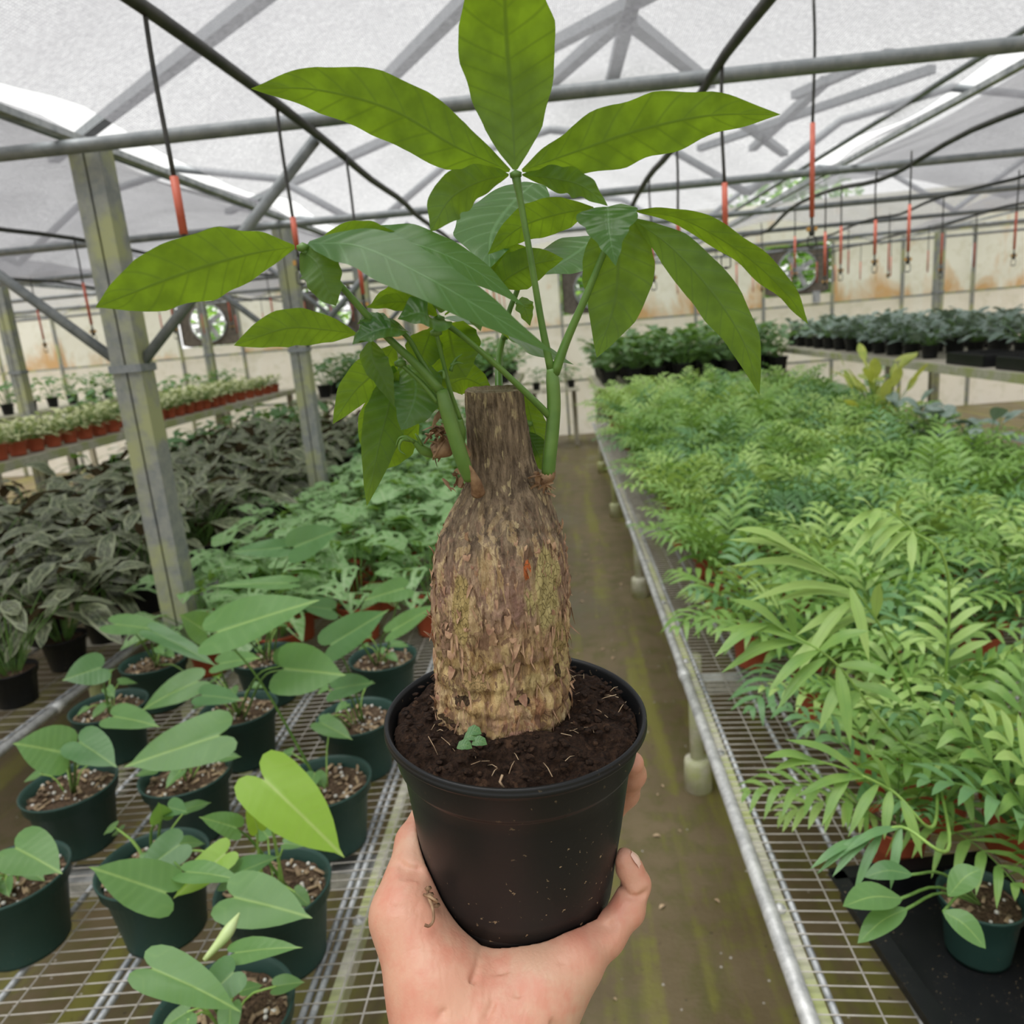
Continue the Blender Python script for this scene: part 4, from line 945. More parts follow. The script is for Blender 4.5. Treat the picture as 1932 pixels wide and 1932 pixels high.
fs = [(i * NTh + j, i * NTh + (j + 1) % NTh, (i + 1) * NTh + (j + 1) % NTh, (i + 1) * NTh + j) for i in range(NH) for j in range(NTh)]
mb.add(vs_, fs, uvs)
ct, rt = trk(HT); k0 = NH * NTh; top = []; tf = []   # cut top
ring = [vs_[k0 + j] for j in range(NTh)]; vv = list(ring); uu_ = [(0, 1.5)] * NTh
for q in (.94, .8, .55, .25):
    for j in range(NTh): p = ct.lerp(ring[j], q); vv.append(p + UU * (.0008 * (q > .9) - .0012 * (q < .9) + .0006 * noise.noise(p * 300))); uu_.append((0, 1.5))
vv.append(ct - UU * .001); uu_.append((0, 1.5))
tf = [(i * NTh + j, i * NTh + (j + 1) % NTh, (i + 1) * NTh + (j + 1) % NTh, (i + 1) * NTh + j) for i in range(4) for j in range(NTh)] + [(4 * NTh + j, 4 * NTh + (j + 1) % NTh, 5 * NTh) for j in range(NTh)]
mb.add(vv, tf, uu_)
mb.cm = 1; R = random.Random(4)
for i in range(520):  # peeling fibres and flakes
    h = R.random() ** 1.3 * .66 + .01; th = R.uniform(-1.75, 1.75); L = R.uniform(.002, .011) * (1.2 if h < .45 else .7); w = R.uniform(.0003, .0012) if R.random() < .85 else R.uniform(.0015, .0028)
    p, d = tsurf(h, th); tg = RR * math.cos(th) + BB * math.sin(th); dr = (UU * R.choice((-1, -1, 1)) + tg * R.uniform(-.45, .45)).normalized()
    if abs(th) > 1.2: L *= .9
    pk = R.uniform(.04, .3) if abs(th) < 1.2 or R.random() < .8 else .55
    pts = [p - d * .0004, p + dr * L * .5 + d * .0006, p + dr * L + d * (L * pk)]
    mb.blade(pts, (d + tg * R.uniform(-.6, .6)).normalized(), w, [(0, 1), (.6, .8), (1, .15)], .4, 1, 4)
TR = mb.build('trunk', ['bark', 'flake'], T)
# soil
mb = MB(); n = 150; vs_ = []; idx = {}; RS = .0722
for i in range(n):
    for j in range(n):
        x, y = (i / (n - 1) * 2 - 1) * RS, (j / (n - 1) * 2 - 1) * RS; r = math.hypot(x, y)
        if r > RS: continue
        e_ = -.008 + .009 * max(0, 1 - abs(math.hypot(x, y - BO) - .045) / .045)
        z = e_ + .0062 * noise.fractal(Vector((x * 45, y * 45, 3)), .9, 2.1, 6) + .0025 * abs(noise.noise(Vector((x * 160, y * 160, 7))))
        if r > RS * .9: z -= .004 * (r / RS - .9) / .1
        idx[(i, j)] = len(vs_); vs_.append(PF(x, y, min(z, .0045)))
fs = [(idx[i, j], idx[i + 1, j], idx[i + 1, j + 1], idx[i, j + 1]) for (i, j) in idx if (i + 1, j) in idx and (i + 1, j + 1) in idx and (i, j + 1) in idx]
mb.add(vs_, fs); R = random.Random(9)
for q in range(420):
    a = R.random() * 6.283; r = RS * .94 * math.sqrt(R.random()); s_ = R.uniform(.0007, .0026); x, y = r * math.cos(a), r * math.sin(a)
    if math.hypot(x, y - BO) < .042: continue
    c = PF(x, y, -.006 + .009 * max(0, 1 - abs(math.hypot(x, y - BO) - .045) / .045) + .002)
    mb.lathe([(0, -s_), (s_ * R.uniform(.7, 1.2), -s_ * .2), (s_ * R.uniform(.5, 1), s_ * .5), (0, s_ * .9)], c, 6, Vector((R.gauss(0, 1), R.gauss(0, 1), R.gauss(0, 1))).normalized())
mb.cm = 1
for q in range(46):
    a = R.random() * 6.283; r = RS * .92 * math.sqrt(R.uniform(.3, 1)); c = PF(r * math.cos(a), r * math.sin(a), .0005); d = Vector((R.uniform(-1, 1), R.uniform(-1, 1), R.uniform(-.1, .4))).normalized() * R.uniform(.002, .008)
    mb.tube([c - d, c + UU * .001, c + d], .00025, 4)
mb.tube([P(948, 1462, .392), P(943, 1475, .39), P(950, 1486, .39)], .0007, 5)
mb.build('soil', ['soil', 'straw'], T)
mb = MB()
for (x, y, d) in ((875, 1395, .40), (890, 1405, .398), (862, 1412, .397), (880, 1385, .402)):
    A = P(x, y, d); mb.blade([A, A + VR * .004 + VU * .002, A + VR * .008], (VU - VB).normalized(), .003, OVAL, .2, 1, 4)
tag(mb.build('moss_tuft', 'philo_dark', T), 'small dark green sprout at the trunk foot')
# branches
def tubepx(mb, pts, rpx, n=12, cn=16):
    p3 = catmull([LP(*p) for p in pts], cn); k = len(rpx) - 1
    rad = []
    for i, p in enumerate(p3):
        x = i / cn * k; j = min(int(x), k - 1); rr = rpx[j] + (rpx[j + 1] - rpx[j]) * (x - j); rad.append(rr * proj(p)[2] / F)
    mb.tube(p3, rad, n)
def branch(pts, rpx, husk=None, label=None):
    mb = MB(); tubepx(mb, pts, rpx); o_ = mb.build('branch', 'stem', T)
    if label: tag(o_, label)
    if husk:
        mb = MB(); tubepx(mb, husk[0], husk[1]); mb.build('husk', 'brown_husk', o_)
    return o_
branch([(1034, 898, -.005), (1037, 860, -.006), (1042, 815, -.006), (1045, 765, -.006), (1043, 720, -.006), (1040, 695, -.006)], [13, 13, 13, 13, 13, 9], ([(1018, 925, .0), (1024, 908, -.004), (1034, 897, -.005), (1036, 884, -.005)], [11, 15, 14, 12]))
branch([(886, 903, -.03), (873, 870, -.034), (857, 820, -.036), (842, 770, -.037), (833, 735, -.037)], [12, 14, 14, 14, 11], ([(902, 930, -.026), (898, 912, -.03), (887, 888, -.033), (876, 868, -.036)], [14, 11, 7, 5]))
branch([(868, 840, -.02), (867, 815, -.024), (865, 790, -.026)], [9, 12, 8], ([(880, 860, -.016), (868, 838, -.02)], [10, 10]))
branch([(942, 740, .02), (941, 700, .03), (944, 660, .035), (955, 620, .036)], [8, 7, 6, 5])
branch([(824, 857, -.01), (800, 850, -.016), (780, 832, -.02)], [9, 10, 4], ([(850, 830, -.01), (838, 845, -.012), (815, 855, -.014)], [16, 20, 10]))
for pts in ([(782, 834, -.02), (765, 824, -.022), (752, 828, -.022), (747, 845, -.022)], [(775, 830, -.02), (758, 830, -.024), (753, 848, -.024), (765, 858, -.024)], [(795, 840, -.018), (788, 825, -.02), (783, 818, -.02)], [(838, 715, -.036), (836, 700, -.036), (825, 703, -.036)], [(850, 700, -.03), (858, 680, -.03), (872, 668, -.03)], [(851, 690, -.03), (862, 684, -.03), (874, 686, -.03)]): mb = MB(); tubepx(mb, pts, [4, 3, 2.2, .8], 8, 8); mb.build('shoot', 'stem', T)
R = random.Random(6)
for (x, y, n_, s_) in ((832, 815, 44, 22), (866, 905, 12, 12), (1012, 908, 12, 10), (1034, 922, 8, 8), (822, 845, 18, 12)):
    mb = MB()
    for q in range(n_):
        A = LP(x + R.gauss(0, s_ * .5), y + R.gauss(0, s_ * .7), -.012 + R.uniform(-.006, .006)); d = Vector((R.gauss(0, 1), R.gauss(0, 1), R.gauss(0, 1))).normalized() * R.uniform(.002, .006)
        mb.blade([A - d, A + Vector((0, 0, .001)), A + d], Vector((R.gauss(0, 1), R.gauss(0, 1), R.gauss(0, 1))).normalized(), R.uniform(.0006, .0018), [(0, .6), (.5, 1), (1, .2)], .6, 1, 4, .2)
    mb.build('dry_husk', 'brown_husk', T)
OBOV = [(0, .05), (.085, .3), (.22, .62), (.38, .84), (.55, 1), (.7, .98), (.85, .65), (.94, .28), (1, 0)]
MIDV = [(0, .05), (.1, .38), (.25, .8), (.42, 1), (.55, .97), (.75, .68), (.9, .3), (1, 0)]
EARLY = [(0, .08), (.06, .4), (.2, .85), (.35, 1), (.55, .88), (.75, .55), (.9, .2), (1, 0)]
def cleaf(pts, rpx, leaflets, label=None):
    mb = MB(); tubepx(mb, pts, rpx, 10, 18)
    h = LP(*pts[-1]); mb.lathe([(0, -.002), (.0028, -.001), (.003, .001), (0, .0025)], h, 10)
    f_ = mb.build('leaf', 'stem', T)
    if label: tag(f_, label)
    for i, (pp, w, prof, side, lean, fold, wave) in enumerate(leaflets):
        w3 = [LP(*p) for p in pp]; mid = w3[len(w3) // 2]; vd = (C0 - mid).normalized()
        nr = (vd * lean + ZU * (1 - lean)).normalized() if side == 't' else (-vd * lean + ZU * (1 - lean)).normalized()
        tg = (w3[-1] - w3[0]).normalized(); sd = tg.cross(nr).normalized(); im = (tg - vd * tg.dot(vd)).normalized().cross(vd)
        ww = w / 2 * proj(mid)[2] / F / max(.45, abs(sd.dot(im)))
        lb = MB(); lb.blade(w3, nr, ww, prof, fold, 6, 36, wave, 3.2, i * 7 + int(pp[0][0]), bow=.12 if side == 't' else .05)
        lb.build('leaflet', 'money', f_)
cleaf([(1040, 700, -.006), (1022, 610, -.01), (1000, 480, -.014), (984, 390, -.016), (973, 330, -.017)], [8, 6.5, 6, 6, 9], [
 ([(972, 320, -.017), (966, 200, -.02), (955, 60, -.03), (948, -140, -.055)], 185, OBOV, 'u', .8, .1, .03),
 ([(962, 322, -.017), (860, 277, -.02), (740, 208, -.025), (600, 170, -.03), (473, 167, -.03)], 112, MIDV, 'u', .7, .1, .05),
 ([(985, 322, -.017), (1090, 285, -.02), (1210, 245, -.026), (1340, 218, -.03), (1473, 216, -.03)], 112, MIDV, 'u', .7, .1, .09),
 ([(960, 330, -.017), (905, 343, -.03), (850, 375, -.04), (812, 437, -.045)], 74, OBOV, 'u', .75, .12, .1),
 ([(985, 330, -.017), (1050, 338, -.03), (1100, 352, -.036), (1147, 389, -.04)], 50, MIDV, 'u', .75, .12, .14)], 'largest top leaf, five leaflets seen from below')
cleaf([(1046, 705, -.006), (1070, 640, -.008), (1105, 560, -.012), (1140, 475, -.016), (1168, 410, -.02)], [10, 8, 7, 6, 7], [
 ([(1175, 400, -.018), (1168, 470, -.016), (1160, 570, -.012), (1126, 675, -.01)], 134, MIDV, 'u', .85, .06, .02),
 ([(1192, 412, -.02), (1270, 470, -.028), (1350, 560, -.034), (1405, 650, -.036), (1433, 745, -.034)], 84, MIDV, 'u', .75, .12, .04),
 ([(1198, 398, -.02), (1290, 415, -.03), (1400, 478, -.04), (1480, 550, -.045), (1525, 612, -.045)], 46, MIDV, 'u', .45, .2, .1),
 ([(1120, 392, -.018), (1050, 405, -.004), (980, 430, .008), (920, 480, .014)], 68, MIDV, 'u', .75, .1, .04),
 ([(1147, 390, -.024), (1150, 440, -.034), (1162, 502, -.04)], 118, [(0, .45), (.08, .85), (.2, 1), (.4, .78), (.65, .42), (.85, .18), (1, 0)], 't', .6, .25, .1)], 'right leaf with long drooping leaflets')
cleaf([(832, 738, -.037), (790, 692, -.04), (735, 640, -.045), (690, 592, -.05), (630, 525, -.055), (572, 468, -.058)], [9, 8, 7, 7, 6, 8], [
 ([(556, 466, -.058), (470, 480, -.068), (350, 515, -.078), (180, 580, -.085)], 122, [(0, .06), (.1, .3), (.25, .6), (.45, .92), (.6, 1), (.8, .85), (.92, .4), (1, 0)], 'u', .7, .08, .05),
 ([(582, 458, -.06), (680, 465, -.075), (800, 520, -.085), (930, 595, -.088), (1047, 668, -.085)], 92, EARLY, 't', .55, .1, .04),
 ([(600, 455, -.056), (660, 440, -.05), (720, 445, -.046), (800, 475, -.044)], 44, MIDV, 'u', .7, .1, .06),
 ([(640, 452, -.05), (760, 455, -.05), (880, 500, -.05), (990, 578, -.05)], 70, EARLY, 't', .5, .1, .05),
 ([(570, 472, -.058), (600, 500, -.064), (616, 540, -.066), (634, 578, -.066)], 88, [(0, .2), (.1, .75), (.3, 1), (.5, .8), (.75, .62), (.9, .3), (1, 0)], 'u', .85, .1, .08)], 'left leaf reaching out beside the posts, one long grey-green leaflet')
cleaf([(820, 718, -.034), (795, 680, -.036), (765, 632, -.04), (720, 612, -.042), (690, 618, -.043)], [5, 5, 5, 5, 5], [
 ([(672, 630, -.043), (610, 622, -.05), (540, 620, -.056), (441, 652, -.06)], 70, OBOV, 'u', .7, .1, .03),
 ([(690, 590, -.046), (705, 615, -.054), (665, 650, -.058)], 56, MIDV, 't', .5, .3, .1),
 ([(775, 628, -.044), (740, 618, -.054), (700, 628, -.058), (668, 645, -.06)], 42, MIDV, 't', .45, .3, .15),
 ([(700, 642, -.044), (705, 680, -.046), (725, 720, -.047), (745, 770, -.046)], 52, EARLY, 'u', .6, .35, .06),
 ([(745, 650, -.03), (715, 695, -.024), (668, 740, -.02), (628, 800, -.018)], 74, MIDV, 'u', .8, .1, .04),
 ([(742, 690, -.026), (735, 760, -.022), (715, 840, -.02), (692, 955, -.02)], 82, MIDV, 'u', .8, .08, .03)], 'left cluster leaf with hanging bright leaflets')
cleaf([(826, 758, -.035), (795, 722, -.036), (755, 686, -.038)], [5, 4.5, 4], [
 ([(772, 688, -.02), (784, 730, -.026), (777, 770, -.03), (757, 812, -.032)], 104, [(0, .4), (.12, .85), (.35, 1), (.6, .9), (.8, .5), (.93, .2), (1, 0)], 't', .75, .12, .08),
 ([(752, 700, -.03), (722, 760, -.015), (700, 820, -.01), (715, 880, -.008)], 60, MIDV, 'u', .8, .1, .04),
 ([(790, 800, -.01), (760, 830, -.004), (735, 860, .0), (712, 890, .0)], 62, MIDV, 'u', .8, .1, .05)])
cleaf([(1036, 785, -.006), (1012, 760, -.012), (940, 692, -.022), (870, 632, -.03), (828, 603, -.034)], [7, 6.5, 5.5, 5, 6], [
 ([(826, 598, -.034), (790, 575, -.044), (745, 570, -.05), (690, 580, -.052)], 40, MIDV, 'u', .6, .2, .1),
 ([(822, 592, -.034), (800, 560, -.03), (760, 552, -.026), (700, 574, -.02)], 46, OBOV, 'u', .7, .15, .12),
 ([(832, 590, -.034), (830, 560, -.03), (800, 548, -.026), (775, 556, -.026)], 60, MIDV, 'u', .7, .15, .08),
 ([(840, 595, -.034), (870, 580, -.045), (895, 595, -.05), (907, 625, -.05)], 32, MIDV, 't', .3, .3, .08),
 ([(825, 625, -.037), (812, 600, -.05), (790, 590, -.054), (750, 602, -.054)], 48, MIDV, 't', .5, .35, .12),
 ([(845, 610, -.026), (850, 640, -.02), (860, 680, -.016), (880, 712, -.014)], 108, [(0, .5), (.15, .85), (.4, 1), (.7, .9), (.88, .5), (1, 0)], 'u', .85, .06, .04),
 ([(815, 620, -.03), (800, 660, -.026), (785, 700, -.024)], 72, MIDV, 'u', .8, .06, .04),
 ([(845, 603, -.02), (920, 618, .0), (1000, 650, .01), (1083, 688, .014)], 76, EARLY, 't', .25, .12, .05)], 'low leaf on a long slanting petiole, small folded leaflets')
cleaf([(868, 790, -.026), (850, 740, -.03), (838, 690, -.032), (823, 628, -.036)], [4.5, 4.5, 4, 4], [
 ([(835, 700, -.02), (825, 740, -.016), (840, 780, -.012)], 50, MIDV, 'u', .7, .1, .05),
 ([(840, 730, .02), (880, 715, .03), (930, 740, .034)], 60, MIDV, 'u', .8, .1, .03)])
cleaf([(952, 640, .034), (960, 590, .034), (978, 540, .032), (985, 480, .03)], [6, 5, 5, 5], [
 ([(1008, 345, .075), (965, 385, .06), (928, 440, .035), (922, 508, .005)], 156, [(0, .3), (.1, .6), (.3, .85), (.5, 1), (.65, .85), (.8, .45), (.92, .18), (1, 0)], 't', .35, .06, .03),
 ([(1130, 445, .06), (1090, 475, .05), (1050, 500, .035), (1010, 520, .02)], 92, EARLY, 't', .35, .08, .04),
 ([(1000, 470, .02), (960, 478, .022), (935, 500, .024), (925, 545, .024)], 44, MIDV, 'u', .7, .15, .05),
 ([(935, 545, .016), (965, 520, .012), (1010, 498, .01), (1063, 488, .01)], 74, MIDV, 'u', .75, .12, .04),
 ([(985, 560, .018), (990, 580, .016), (1000, 615, .016)], 34, MIDV, 't', .3, .2, .1)], 'back leaf, broad pale leaflets behind the tall petiole')
cleaf([(1000, 885, .03), (1000, 850, .034), (996, 800, .036)], [4, 4, 3], [
 ([(992, 745, .034), (1002, 790, .036), (1012, 830, .036), (1000, 862, .036)], 52, OVAL, 'u', .85, .06, .03),
 ([(995, 815, .034), (1008, 840, .034), (1018, 862, .034), (1026, 888, .034)], 46, OVAL, 'u', .85, .06, .03)])
# ------------------------------------------------------------ the hand (one continuous surface)
def S(x, y, d, r): return (P(x, y, d), r)
def Q(a, b_, u, r): return (PF(a, b_, u), r)
caps = []   # (p0, r0, p1, r1, blend)
def chain(pts, k):
    for i in range(len(pts) - 1): caps.append((pts[i][0], pts[i][1], pts[i + 1][0], pts[i + 1][1], k))
wr = [S(838, 1945, .425, .024), S(905, 1945, .43, .024), S(968, 1945, .425, .023)]
el = [S(815, 2240, .36, .027), S(900, 2240, .365, .028), S(985, 2240, .36, .027)]
for a, b_ in zip(el, wr): chain([a, b_], .02)
mcp_i, mcp_m, mcp_r, mcp_p = Q(-.04, .035, -.138, .0125), Q(-.012, .045, -.137, .012), Q(.018, .04, -.136, .0115), Q(.04, .008, -.131, .0105)
chain([wr[1], mcp_i], .018); chain([wr[1], mcp_m], .018); chain([wr[2], mcp_r], .018)
chain([wr[2], S(1035, 1860, .43, .0185), S(1085, 1812, .435, .0125)], .018)          # hypothenar edge
chain([S(905, 1900, .43, .021), S(960, 1850, .44, .018)], .018)
chain([S(960, 1850, .44, .016), S(1050, 1822, .44, .014)], .015)
# thumb: thenar, proximal, distal (wraps behind the pot's left side)
chain([wr[0], S(818, 1850, .432, .0235), S(768, 1728, .447, .0182), S(782, 1655, .462, .0157)], .016)
chain([S(860, 1850, .44, .018), S(815, 1765, .452, .014)], .014)
chain([S(782, 1655, .462, .0155), S(788, 1592, .476, .0128), S(812, 1545, .49, .0112), S(835, 1520, .498, .0095)], .007)
# little finger: along the right of the pot, curled up
chain([S(1085, 1812, .435, .0118), S(1140, 1768, .447, .0100), S(1184, 1716, .456, .0098)], .008)
chain([S(1184, 1716, .456, .0098), S(1199, 1668, .459, .0088)], .0035)
chain([S(1199, 1668, .459, .0088), S(1188, 1640, .459, .0078), S(1178, 1621, .458, .0065)], .003)
# ring finger tip showing behind, middle and index behind the pot
chain([mcp_r, Q(.055, .05, -.118, .0095), Q(.072, .044, -.09, .0088), Q(.0745, .03, -.066, .0083), Q(.0735, .022, -.052, .0072)], .005)
chain([mcp_m, Q(.018, .082, -.118, .0098), Q(.028, .078, -.09, .0088), Q(.03, .074, -.062, .0078)], .005)
chain([mcp_i, Q(-.028, .076, -.12, .0098), Q(-.026, .074, -.092, .009), Q(-.024, .071, -.066, .0078)], .005)
chain([mcp_i, mcp_m], .014); chain([mcp_m, mcp_r], .014); chain([mcp_r, (mcp_p[0], .0105)], .014); chain([(mcp_p[0], .0105), S(1085, 1812, .435, .0115)], .012)
def hand_mesh():
    h = .0011
    A = np.array([np.array(M.T @ np.array(c[0] - C0)) for c in caps]); B = np.array([np.array(M.T @ np.array(c[2] - C0)) for c in caps])
    r0 = np.array([c[1] for c in caps]); r1 = np.array([c[3] for c in caps]); K = [c[4] for c in caps]
    lo = np.minimum(A.min(0), B.min(0)) - .035; hi = np.maximum(A.max(0), B.max(0)) + .035
    n = np.ceil((hi - lo) / h).astype(int) + 1
    X = (lo[0] + h * np.arange(n[0], dtype=np.float32))[:, None, None]; Y = (lo[1] + h * np.arange(n[1], dtype=np.float32))[None, :, None]; Z = (lo[2] + h * np.arange(n[2], dtype=np.float32))[None, None, :]
    D = np.full(tuple(n), .05, dtype=np.float32)
    for a, b_, ra, rb, k in zip(A, B, r0, r1, K):
        mrg = max(ra, rb) + .02 + k
        s0 = np.maximum(0, ((np.minimum(a, b_) - mrg - lo) / h).astype(int)); s1 = np.minimum(n, ((np.maximum(a, b_) + mrg - lo) / h).astype(int) + 1)
        sl = tuple(slice(p, q) for p, q in zip(s0, s1)); x, y, z = X[sl[0]], Y[:, sl[1]], Z[:, :, sl[2]]
        ab = b_ - a; L2 = max(1e-9, ab.dot(ab)); t = np.clip(((x - a[0]) * ab[0] + (y - a[1]) * ab[1] + (z - a[2]) * ab[2]) / L2, 0, 1)
        d = np.sqrt((x - a[0] - t * ab[0]) ** 2 + (y - a[1] - t * ab[1]) ** 2 + (z - a[2] - t * ab[2]) ** 2) - (ra + (rb - ra) * t)
        c = D[sl]; w = np.clip(.5 + .5 * (c - d) / k, 0, 1); D[sl] = c * (1 - w) + d * w - k * w * (1 - w)
    # press the pot into the flesh
    rc = M.T @ np.array(RC - C0); u = M.T @ np.array(UU)
    q = (X - rc[0]) * u[0] + (Y - rc[1]) * u[1] + (Z - rc[2]) * u[2]
    rad = np.sqrt(np.maximum(0, (X - rc[0]) ** 2 + (Y - rc[1]) ** 2 + (Z - rc[2]) ** 2 - q * q))
    R_ = .0568 + (q + .119) * (.0682 - .0568) / .0925 + .0006
    pd = np.maximum(np.maximum(rad - R_, -.1198 - q), q - .0)
    k = .0012; w = np.clip(.5 - .5 * (D + pd) / k, 0, 1); D = D * (1 - w) + (-pd) * w + k * w * (1 - w)
    # palm creases: shallow grooves
    def groove(pts, dep, wd):
        nonlocal D
        pts = catmull([P(*p) for p in pts], 14); G = np.zeros_like(D)
        for i in range(14):
            a = np.array(M.T @ np.array(pts[i] - C0)); b2 = np.array(M.T @ np.array(pts[i + 1] - C0)); mrg = .012
            s0 = np.maximum(0, ((np.minimum(a, b2) - mrg - lo) / h).astype(int)); s1 = np.minimum(n, ((np.maximum(a, b2) + mrg - lo) / h).astype(int) + 1)
            sl = tuple(slice(p, q) for p, q in zip(s0, s1)); x, y, z = X[sl[0]], Y[:, sl[1]], Z[:, :, sl[2]]
            ab = b2 - a; t = np.clip(((x - a[0]) * ab[0] + (y - a[1]) * ab[1]) / max(1e-9, ab[0] ** 2 + ab[1] ** 2), 0, 1)
            dd = np.sqrt((x - a[0] - t * ab[0]) ** 2 + (y - a[1] - t * ab[1]) ** 2) + 0 * z
            G[sl] = np.maximum(G[sl], dep * min(1, (i + 1) / 4, (14 - i) / 4) * np.exp(-(dd / wd) ** 2))
        D = D + G
    for pts, dep, wd in (([(905, 1800, .43), (885, 1838, .425), (850, 1868, .42), (830, 1900, .41)], .0022, .0022), ([(952, 1838, .43), (930, 1870, .42), (915, 1910, .41)], .0018, .0024),
                         ([(1052, 1800, .43), (1070, 1812, .43), (1082, 1828, .43)], .002, .0022), ([(1000, 1868, .42), (1030, 1895, .42), (1055, 1940, .41)], .0022, .004), ([(975, 1850, .42), (985, 1890, .42), (1010, 1935, .41)], .0016, .003), ([(735, 1702, .44), (770, 1695, .44), (800, 1700, .44)], .001, .0025), ([(760, 1790, .43), (800, 1775, .43), (850, 1790, .43)], .0008, .002), ([(930, 1815, .43), (990, 1830, .43), (1045, 1850, .43)], .0012, .0028), ([(752, 1622, .46), (775, 1634, .455), (798, 1636, .455)], .0026, .0026),
                         ([(1165, 1668, .45), (1185, 1690, .45), (1205, 1692, .45), (1222, 1682, .45)], .0024, .002), ([(1120, 1748, .44), (1150, 1752, .44), (1165, 1745, .44)], .0018, .0022)):
        groove(pts, dep, wd)
    # surface nets
    ins = D < 0; nx, ny, nz = n
    cor = [(i, j, k_) for i in (0, 1) for j in (0, 1) for k_ in (0, 1)]
    cnt_ = sum(ins[i:nx - 1 + i, j:ny - 1 + j, k_:nz - 1 + k_].astype(np.int8) for i, j, k_ in cor)
    act = (cnt_ > 0) & (cnt_ < 8); ci = np.argwhere(act); idm = -np.ones(act.shape, dtype=np.int64); idm[act] = np.arange(len(ci))
    acc = np.zeros((len(ci), 3)); num = np.zeros(len(ci))
    for a in cor:
        for ax_ in range(3):
            if a[ax_]: continue
            b2 = list(a); b2[ax_] = 1
            va = D[ci[:, 0] + a[0], ci[:, 1] + a[1], ci[:, 2] + a[2]].astype(float); vb = D[ci[:, 0] + b2[0], ci[:, 1] + b2[1], ci[:, 2] + b2[2]].astype(float)
            mk = (va < 0) != (vb < 0); t = np.where(mk, va / np.where(mk, va - vb, 1), 0); pt = np.array(a, float)[None].repeat(len(ci), 0); pt[:, ax_] = t
            acc[mk] += pt[mk]; num[mk] += 1
    V = (ci + acc / num[:, None]) * h + lo
    faces = []
    for ax_ in range(3):
        o1, o2 = [(1, 2), (2, 0), (0, 1)][ax_]
        sh = [slice(0, None)] * 3; sa = list(sh); sb = list(sh); sa[ax_] = slice(0, -1); sb[ax_] = slice(1, None)
        e_ = np.argwhere(ins[tuple(sa)] != ins[tuple(sb)]); e_ = e_[(e_[:, o1] > 0) & (e_[:, o2] > 0) & (e_[:, o1] < n[o1] - 1) & (e_[:, o2] < n[o2] - 1)]
        fl = ins[tuple(sa)][e_[:, 0], e_[:, 1], e_[:, 2]]
        q = []
        for d1, d2 in ((1, 1), (0, 1), (0, 0), (1, 0)):
            c = e_.copy(); c[:, o1] -= d1; c[:, o2] -= d2; q.append(idm[c[:, 0], c[:, 1], c[:, 2]])
        q = np.stack(q, 1); q[~fl] = q[~fl][:, ::-1]; faces.append(q)
    Fc = np.concatenate(faces)
    Vw = V @ M.T + np.array(C0)
    me = bpy.data.meshes.new('hand'); me.from_pydata(Vw.tolist(), [], Fc.tolist()); me.update()
    me.polygons.foreach_set('use_smooth', [True] * len(me.polygons))
    return me
def skin():
    t = NT('skin'); c = t.coord(); n = t.noise(c, 14., 3, .55); n2 = t.noise(c, 45., 4, .6); n3 = t.noise(c, 700., 3, .6)
    col = t.mix(t.map(n, .35, .65), (.58, .36, .245), (.6, .29, .2)); col = t.mix(t.math('MULTIPLY', t.map(n2, .46, .66), .6), col, (.56, .2, .135)); col = t.mix(t.math('MULTIPLY', t.map(n, .6, .72), .4), col, (.66, .45, .3))
    w = t.N('TexWave', {'Vector': t.coord((1., 1.4, 1.)), 'Scale': 60., 'Distortion': 9., 'Detail': 3., 'Detail Scale': 1.5}).outputs[1]
    v = t.N('TexVoronoi', {'Vector': c, 'Scale': 420.}, feature='DISTANCE_TO_EDGE').outputs[0]
    hb = t.math('ADD', t.math('ADD', t.math('MULTIPLY', w, .35), n2), t.math('MULTIPLY', v, .5))
    p = t.bsdf(col, .5, 0, t.bump(hb, .22, .001), Subsurface_Weight=.12, Subsurface_Scale=.008)
    p.inputs['Subsurface Radius'].default_value = (1., .35, .2)
    return t.done(p)
MAT['skin'] = skin()
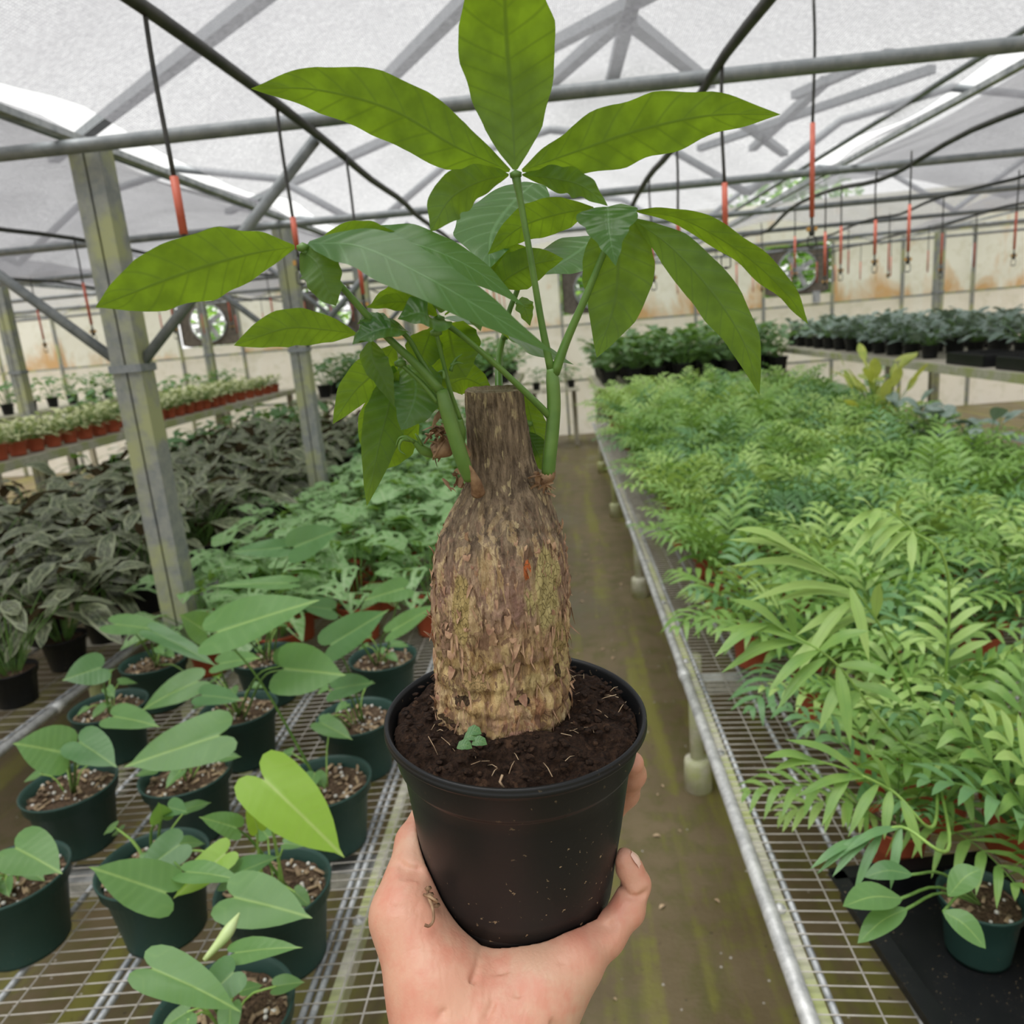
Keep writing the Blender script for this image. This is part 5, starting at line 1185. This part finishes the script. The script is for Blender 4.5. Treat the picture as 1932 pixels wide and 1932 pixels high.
me = hand_mesh(); me.materials.append(MAT['skin'])
hand = bpy.data.objects.new('person', me); COL.objects.link(hand); ORG[hand.name] = Vector((0, 0, 0))
mod = hand.modifiers.new('smooth', 'SMOOTH'); mod.factor = .5; mod.iterations = 2
tag(hand, 'person\'s bare left hand, palm up, fingers curled round the black pot from below', 'person')
# fingernail of the little finger
mb = MB(); A = P(1192, 1608, .4555); B = P(1211, 1634, .456)
mb.blade([A, A.lerp(B, .5) + VR * .0012 - VB * .0006, B], (VR * .75 + VU * .5 - VB * .35).normalized(), .0038, [(0, .6), (.3, 1), (.8, 1), (1, .75)], -.25, 3, 6)
MAT['nail'] = simple('nail', (.75, .48, .38), (.8, .55, .45), .3); mb.build('fingernail', 'nail', hand)
# crumbs, root strand on the thumb side, leaf litter on the floor
mb = MB(); mb.tube(catmull([P(803, 1660, .45), P(808, 1690, .435), P(816, 1712, .425), P(818, 1735, .421), P(810, 1747, .42), P(801, 1745, .42)], 14), .0009, 6); mb.tube([P(800, 1688, .435), P(812, 1692, .43), P(826, 1702, .43)], .0009, 5)
for (x, y) in ((812, 1688), (820, 1700), (808, 1676), (824, 1708)): mb.lathe([(0, -.0016), (.0022, 0), (0, .0014)], P(x, y, .432), 6)
tag(mb.build('root_strand', 'brown_husk', org=P(808, 1690, .435)), 'thin dark root strand with soil dangling between thumb and pot', 'root')
R = random.Random(31); mb = MB()
for q in range(70):
    x, y = R.uniform(-.25, .35), R.uniform(.9, 6); s_ = R.uniform(.004, .016); a = R.random() * 3.1
    d = Vector((math.cos(a), math.sin(a), 0)) * s_; mb.blade([Vector((x, y, .002)) - d, Vector((x, y, .006)), Vector((x, y, .002)) + d], ZU, s_ * .5, OVAL, .3, 1, 4)
tag(mb.build('floor_litter', 'straw'), 'scattered dry leaf bits and chips on the wet aisle floor', 'litter', kind='stuff')
for o_ in list(bpy.data.objects):
    if o_.location.z < -4.5 and o_.parent is None:
        for c in list(o_.children_recursive): bpy.data.objects.remove(c)
        bpy.data.objects.remove(o_)
